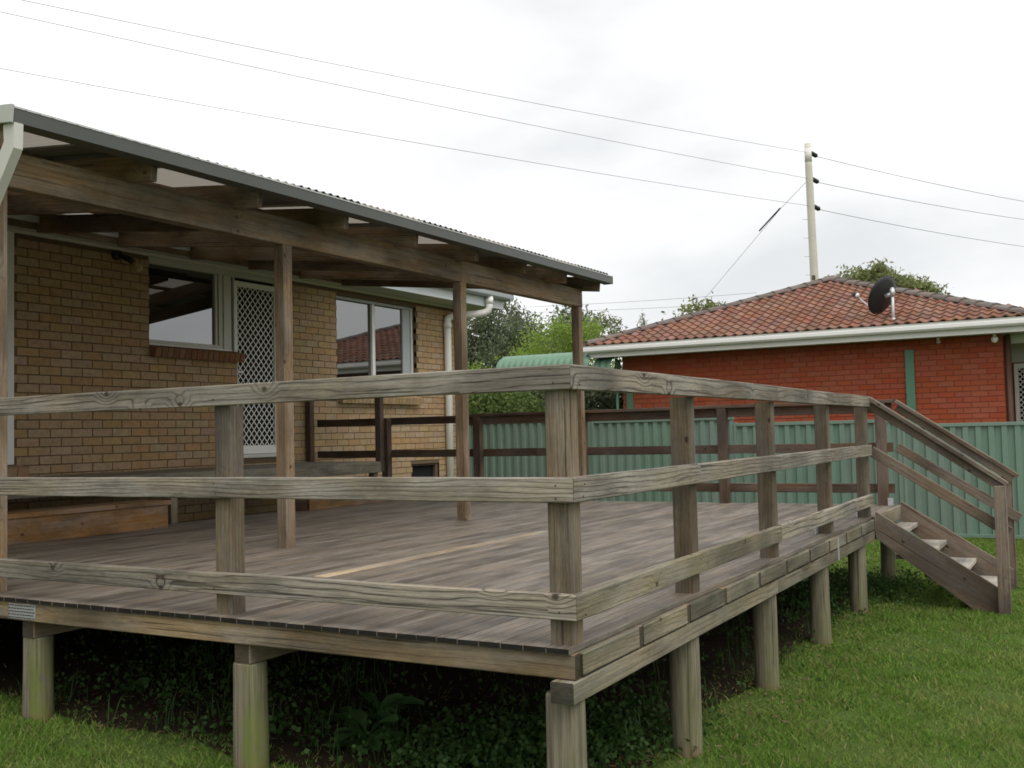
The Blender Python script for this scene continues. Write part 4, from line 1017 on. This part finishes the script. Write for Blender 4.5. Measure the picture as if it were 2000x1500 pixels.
def tree(name, label, cat, base, blobs, nclus, nleaf, size, mat, seed, asp=0.35, spread=0.14, trunk_r=0.14, group=None, hollow=0.5):
    base = Vector(base); t = thing(name, base, label, cat, group)
    g = random.Random(seed); V, F = [], []
    cx = sum(b[0] for b in blobs) / len(blobs); cy = sum(b[1] for b in blobs) / len(blobs); zlow = min(b[2] - b[5] for b in blobs)
    fork = Vector((cx, cy, max(base.z + 0.4, zlow + 0.2)))
    tube_geo([base, base.lerp(fork, 0.5) + Vector((g.uniform(-.1, .1), g.uniform(-.1, .1), 0)), fork], [trunk_r, trunk_r * 0.8, trunk_r * 0.62], 8, True, V, F)
    pts = crown_points(blobs, nclus, seed, hollow)
    for b in blobs:
        c_ = Vector(b[:3]); tube_geo([fork, fork.lerp(c_, 0.55) + Vector((g.uniform(-.2, .2), g.uniform(-.2, .2), 0.1)), c_ + Vector((0, 0, b[5] * 0.5))], [trunk_r * 0.55, trunk_r * 0.32, trunk_r * 0.1], 6, True, V, F)
        for k in range(4):
            q = c_ + Vector((g.uniform(-1, 1) * b[3], g.uniform(-1, 1) * b[4], g.uniform(-.2, .9) * b[5])) * 0.85
            tube_geo([fork.lerp(c_, 0.6), fork.lerp(c_, 0.6).lerp(q, 0.6) + Vector((0, 0, 0.08)), q], [trunk_r * 0.25, trunk_r * 0.13, trunk_r * 0.04], 5, True, V, F)
    obj('trunk', mesh_from('trunk', V, F, True), M_BARK, t)
    LV, LF = leaves(pts, size, asp, 0.2, nleaf, spread, seed + 1)
    obj('crown', mesh_np('crown', LV, LF), mat, t)
    return t
LM_EUC = leaf_mat('eucalypt_leaf', (0.075, 0.10, 0.055), (0.20, 0.23, 0.13))
LM_EUC2 = leaf_mat('pale_eucalypt_leaf', (0.10, 0.125, 0.055), (0.25, 0.27, 0.13))
LM_LIME = leaf_mat('lime_leaf', (0.17, 0.26, 0.045), (0.32, 0.44, 0.085), 0.45)
LM_OLIVE = leaf_mat('olive_leaf', (0.13, 0.16, 0.055), (0.30, 0.32, 0.13))
LM_SHRUB = leaf_mat('shrub_leaf', (0.08, 0.125, 0.035), (0.18, 0.25, 0.07))
LM_WEED = leaf_mat('weed_leaf', (0.055, 0.125, 0.038), (0.095, 0.19, 0.055))
G0 = -0.75
tree('eucalyptus_tree', 'dark grey-green gum tree beside the white downpipe', 'tree', (24.0, 15.5, G0),
     [(24.0, 15.4, 4.0, 1.1, 1.2, 0.9), (24.6, 14.3, 4.15, 0.8, 0.75, 0.75), (23.6, 16.6, 4.3, 1.2, 1.3, 1.0), (24.3, 14.9, 3.0, 1.1, 1.1, 0.8), (24.0, 16.0, 2.6, 1.3, 1.3, 0.9)], 640, 30, 0.075, LM_EUC, 21, spread=0.16)
tree('eucalyptus_tree', 'dark dense tree between the gum tree and the lime green tree', 'tree', (23.3, 12.9, G0),
     [(23.3, 12.95, 3.45, 0.75, 0.75, 0.85), (23.2, 13.6, 2.7, 0.9, 0.9, 0.8), (23.6, 12.2, 2.9, 0.9, 0.9, 0.8), (23.4, 12.9, 1.9, 1.1, 1.2, 0.8), (24.4, 11.9, 3.7, 0.8, 0.8, 0.75)], 620, 30, 0.07, LM_EUC, 31, spread=0.15)
tree('lime_tree', 'bright lime green bushy tree behind the green awning', 'tree', (18.0, 9.3, G0),
     [(18.0, 9.3, 2.75, 0.75, 0.75, 0.7), (18.3, 8.75, 3.05, 0.55, 0.5, 0.5), (17.7, 9.75, 2.35, 0.55, 0.6, 0.5), (18.3, 8.4, 2.5, 0.7, 0.7, 0.7), (18.0, 9.2, 1.8, 0.9, 0.9, 0.6)], 420, 30, 0.045, LM_LIME, 41, spread=0.11, trunk_r=0.09)
tree('gum_tree', 'sparse gum tree against the sky right of the pergola post', 'tree', (27.6, 12.9, G0),
     [(27.5, 12.9, 4.0, 0.35, 0.4, 0.45), (27.6, 12.4, 4.35, 0.35, 0.3, 0.25), (27.8, 11.9, 4.05, 0.3, 0.25, 0.4), (27.4, 13.3, 3.3, 0.5, 0.5, 0.5), (27.6, 12.9, 2.5, 0.6, 0.7, 0.5)], 130, 30, 0.07, LM_EUC2, 51, spread=0.12, trunk_r=0.09)
tree('leafy_tree', 'small leafy treetop above the left slope of the terracotta roof', 'tree', (25.6, 8.3, G0),
     [(25.4, 8.15, 4.15, 0.5, 0.55, 0.38), (25.5, 8.7, 3.8, 0.55, 0.6, 0.4), (25.7, 7.9, 3.7, 0.5, 0.5, 0.5)], 90, 22, 0.075, LM_OLIVE, 61, asp=0.45, spread=0.13, trunk_r=0.09)
tree('conifer_tree', 'thin grey-green conifer tip above the lower roof slope', 'tree', (26.5, 10.45, G0),
     [(26.5, 10.45, 4.3, 0.06, 0.06, 0.22), (26.5, 10.45, 3.95, 0.14, 0.14, 0.22), (26.5, 10.4, 3.55, 0.28, 0.28, 0.25), (26.5, 9.95, 3.75, 0.3, 0.3, 0.2)], 60, 20, 0.06, LM_EUC2, 71, asp=0.18, spread=0.06, trunk_r=0.05)
tree('round_tree', 'rounded olive green tree behind the top of the terracotta roof', 'tree', (34.5, 4.3, G0),
     [(34.3, 5.55, 5.50, 0.9, 0.95, 0.80), (34.3, 4.7, 5.70, 0.9, 0.8, 0.70), (34.4, 3.9, 5.35, 0.8, 0.85, 0.60), (34.4, 3.15, 5.0, 0.6, 0.6, 0.48), (34.5, 6.3, 5.0, 0.5, 0.5, 0.45), (34.5, 4.8, 4.8, 1.2, 1.6, 0.7)], 800, 36, 0.085, LM_OLIVE, 81, spread=0.12, hollow=0.3)
def shrub(label, base, blobs, n, mat, seed, size=0.05):
    return tree('shrub', label, 'shrub', base, blobs, n, 26, size, mat, seed, asp=0.4, spread=0.10, trunk_r=0.04)
shrub('yellow-green shrub right of the white downpipe behind the fence', (15.4, 10.0, G0), [(15.4, 10.0, 1.75, 0.5, 0.55, 0.5), (15.5, 9.6, 1.3, 0.6, 0.6, 0.5), (15.3, 10.5, 1.2, 0.6, 0.6, 0.6)], 170, LM_LIME, 91)
shrub('green shrub rising above the fence below the awning', (13.1, 8.1, G0), [(13.1, 8.1, 1.0, 0.6, 0.65, 0.65), (13.1, 7.4, 0.9, 0.55, 0.5, 0.6), (13.2, 8.8, 1.1, 0.6, 0.6, 0.7)], 480, LM_SHRUB, 95)
shrub('dark shrub under the awning left of the red wall', (16.5, 7.2, G0), [(16.6, 7.9, 1.2, 0.8, 0.9, 0.85), (16.6, 6.7, 1.25, 0.7, 0.8, 0.85), (16.6, 9.3, 1.2, 0.8, 0.8, 0.9)], 900, LM_EUC, 97, 0.06)

# ------------------------------------------------------------------ weeds and grass
def weed(label, x, y, n, ln, seed, wide=0.42):
    g = random.Random(seed); z = gz(x, y) + 0.005
    t = thing('broadleaf_weed', (x, y, z), label, 'weed', None)
    for i in range(n):
        a = g.uniform(0, 6.28); l = ln * g.uniform(0.6, 1.15); tilt = g.uniform(0.35, 1.15); V = []; F = []
        d = Vector((math.cos(a), math.sin(a), 0)); s = Vector((-math.sin(a), math.cos(a), 0)); p = Vector((0, 0, 0)); m = 6
        ws = [0.03, 0.10, 0.5, 0.95, 0.75, 0.05]
        for k in range(m):
            wv = ws[k] * wide * l / 2 * (1 + 0.12 * g.uniform(-1, 1)); an = tilt - k * 0.28
            V += [p - s * wv + Vector((0, 0, 0.02 * wv / l)), p + Vector((0, 0, -0.008)), p + s * wv + Vector((0, 0, 0.02))]
            p = p + (d * math.cos(an) + Vector((0, 0, 1)) * math.sin(an)) * (l / (m - 1))
        for k in range(m - 1):
            q = k * 3; F += [(q, q + 1, q + 4, q + 3), (q + 1, q + 2, q + 5, q + 4)]
        obj('leaf', mesh_from('leaf', V, F, True), LM_WEED, t, Matrix.Translation((x + g.uniform(-.03, .03), y + g.uniform(-.03, .03), z)))
weed('large broad-leaved weed under the deck right of the mossy middle stump', 0.62, 1.42, 15, 0.26, 1)
weed('broad-leaved weed further back in the shade beneath the rim joist', 0.95, 1.62, 12, 0.24, 2)
weed('small leafy weed just left of the mossy middle stump', 0.45, 1.98, 9, 0.15, 3)
weed('small round-leaved weed deep in the dark left half under the deck', 1.25, 2.75, 9, 0.14, 4, 0.7)
weed('low weed by the foot of the left stump', 0.65, 3.05, 8, 0.13, 5)
def scatter_cover():
    g = np.random.default_rng(5); C = []
    for (x, y, sx, sy, n) in ((0.70, 0.85, 0.30, 0.20, 560), (1.0, 0.55, 0.30, 0.16, 460), (1.35, 0.40, 0.25, 0.14, 200), (0.5, 1.95, 0.3, 0.3, 110), (1.0, 2.8, 0.5, 0.45, 200), (3.2, 0.8, 1.2, 0.4, 110), (5.7, 0.45, 0.7, 0.22, 420), (6.4, 0.1, 0.5, 0.25, 260)):
        C.append(np.stack([g.normal(x, sx, n), g.normal(y, sy, n), np.zeros(n)], 1))
    C = np.concatenate(C); C = C[(C[:, 0] > 0.12) & (C[:, 1] > -0.9)]
    C[:, 2] = [gz(a, b_) for a, b_, _ in C]; C[:, 2] += g.uniform(0.015, 0.11, len(C))
    V, F = leaves(C, 0.013, 0.8, 0.1, 7, (0.026, 0.026, 0.018), 6)
    m = 1700; cx = np.concatenate([g.uniform(0.15, 1.6, m // 2), g.uniform(0.3, 6.4, m - m // 2)]); cy = np.concatenate([g.uniform(0.3, 3.4, m // 2), g.gamma(1.2, 0.28, m - m // 2) + 0.12])
    keep = np.sin(cx * 5.1 + 1.3 * np.sin(cy * 4.3)) * np.sin(cy * 6.1 + cx) > 0.05; cx, cy = cx[keep], cy[keep]; m = len(cx)
    P = np.stack([cx, cy, [gz(a, b_) for a, b_ in zip(cx, cy)]], 1); an = g.uniform(0, 6.28, m); hh = g.uniform(0.05, 0.19, m)
    S = np.stack([np.cos(an), np.sin(an), np.zeros(m)], 1) * 0.0032; D = np.stack([-np.sin(an), np.cos(an), np.zeros(m)], 1) * (hh * g.uniform(0.1, 0.9, m))[:, None]
    mid = P + D * 0.4 + np.stack([0 * hh, 0 * hh, hh * 0.7], 1); tip = P + D + np.stack([0 * hh, 0 * hh, hh], 1)
    V2 = np.stack([P - S, P + S, mid + S * 0.8, mid - S * 0.8, mid - S * 0.8, mid + S * 0.8, tip + S * 0.1, tip - S * 0.1], 1).reshape(-1, 3)
    F2 = np.arange(m * 8).reshape(-1, 4) + len(V)
    return mesh_np('weedy_ground_cover', np.concatenate([V, V2]), np.concatenate([F, F2]))
tag(obj('ground_cover', scatter_cover(), leaf_mat('clover_leaf', (0.028, 0.068, 0.014), (0.065, 0.125, 0.03))), 'low clover-like ground cover in the shade under the deck', 'ground cover', kind='stuff')

gl = np.random.default_rng(77); nl = 1500
lx = np.concatenate([gl.uniform(0.0, 6.2, nl // 2), gl.uniform(0.05, 1.6, nl - nl // 2)]); ly = np.concatenate([gl.normal(0.12, 0.22, nl // 2), gl.uniform(0.1, 3.6, nl - nl // 2)])
LC = np.stack([lx, ly, [gz(a, b_) + 0.018 for a, b_ in zip(lx, ly)]], 1)
LV, LF = leaves(LC, 0.022, 0.30, 0.0, 1, (0.01, 0.01, 0.004), 78); LV[:, 2] = np.maximum(LV[:, 2] * 0.25 + np.repeat(LC[:, 2], 4) * 0.75, np.repeat(LC[:, 2], 4) - 0.006)
tag(obj('leaf_litter', mesh_np('leaf_litter', LV, LF), leaf_mat('dead_leaf', (0.09, 0.055, 0.03), (0.26, 0.18, 0.10), 0.1)), 'dry dead leaves and straw lying along the deck edge', 'leaf litter', kind='stuff')
def grass_mesh(n, seed):
    g = np.random.default_rng(seed)
    X = g.uniform(-2.4, 11.2, n); Y = g.uniform(-4.2, 6.5, n)
    v = np.stack([X - CAMPOS.x, Y - CAMPOS.y, -0.73 - CAMPOS.z + np.zeros(n)], 1)
    dep = v @ np.array(FWD); rx = v @ np.array([0.492352, -0.870082, -0.023395]); ry = v @ np.array([-0.030884, -0.044325, 0.99854])
    ok = (dep > 1.5) & (np.abs(rx / dep) < 0.62) & (ry / dep > -0.52)
    nz = np.sin(X * 2.1 + np.sin(Y * 3.1)) * np.sin(Y * 2.7 + np.sin(X * 1.3)); nz2 = np.sin(X * 7.3 + 2 * np.sin(Y * 4.1)) * np.sin(Y * 8.1 + 2 * np.sin(X * 3.7))
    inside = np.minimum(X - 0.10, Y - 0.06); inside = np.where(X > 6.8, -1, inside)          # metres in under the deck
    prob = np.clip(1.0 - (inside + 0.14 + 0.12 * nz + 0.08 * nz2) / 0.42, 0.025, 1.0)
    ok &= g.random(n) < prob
    ok &= ~((inside > 0.5) & (X > 3.5))
    ok &= g.random(n) < np.clip(0.80 + 0.5 * nz2 + 0.2 * nz, 0.35, 1)
    ok &= g.random(n) < np.clip((4.3 / np.maximum(dep, 1)) ** 1.0, 0, 1)
    ok &= ~((X > 5.5) & (X < 7.0) & (Y < -1.1) & (Y > -2.4))
    X, Y, dep, nz, nz2 = X[ok], Y[ok], dep[ok], nz[ok], nz2[ok]; m = len(X)
    Z = np.array([gz(a, b_) + 0.012 * mnoise.noise((a * 0.9, b_ * 0.9, 0)) for a, b_ in zip(X, Y)])
    P = np.stack([X, Y, Z], 1); a = g.uniform(0, 6.283, m); wv = g.uniform(0.0022, 0.0042, m) * np.clip(dep / 4, 1, 3)
    h = (g.gamma(4.0, 0.0033, m) + 0.008) * (1.0 + 0.35 * nz2 + 0.15 * nz); ln = g.normal(0, 0.65, (m, 2)) * h[:, None]
    S = np.stack([np.cos(a) * wv, np.sin(a) * wv, np.zeros(m)], 1)
    T = P + np.concatenate([ln, h[:, None]], 1)
    V = np.stack([P - S, P + S, T], 1).reshape(-1, 3); F = np.arange(m * 3).reshape(-1, 3)
    return mesh_np('grass', V, F)
def grass_mat():
    m, t, b = new_mat('grass_blade'); N = NT(t)
    g = N.n('ShaderNodeNewGeometry'); tcn = N.n('ShaderNodeTexCoord')
    rnd = g.outputs['Random Per Island']
    col = N.mix(rnd, (0.085, 0.175, 0.026), (0.20, 0.31, 0.052))
    col = N.mix(N.ramp(N.noise(tcn.outputs['Object'], 1.6, 4.0, 0.6), 0.42, 0.72, 0.0, 0.6), col, (0.255, 0.285, 0.085))
    col = N.mix(N.ramp(rnd, 0.87, 0.95, 0.0, 0.85), col, (0.30, 0.24, 0.12))
    N.l(col, b.inputs['Base Color']); b.inputs['Roughness'].default_value = 0.7; b.inputs['Specular IOR Level'].default_value = 0.15
    tr = N.n('ShaderNodeBsdfTranslucent'); N.l(col, tr.inputs['Color']); ms = N.n('ShaderNodeMixShader'); ms.inputs[0].default_value = 0.35
    N.l(b.outputs[0], ms.inputs[1]); N.l(tr.outputs[0], ms.inputs[2]); N.l(ms.outputs[0], t.nodes['Material Output'].inputs['Surface'])
    return m
tag(obj('grass', grass_mesh(1500000, 3), grass_mat()), 'short mown green lawn around the deck', 'grass', kind='stuff')
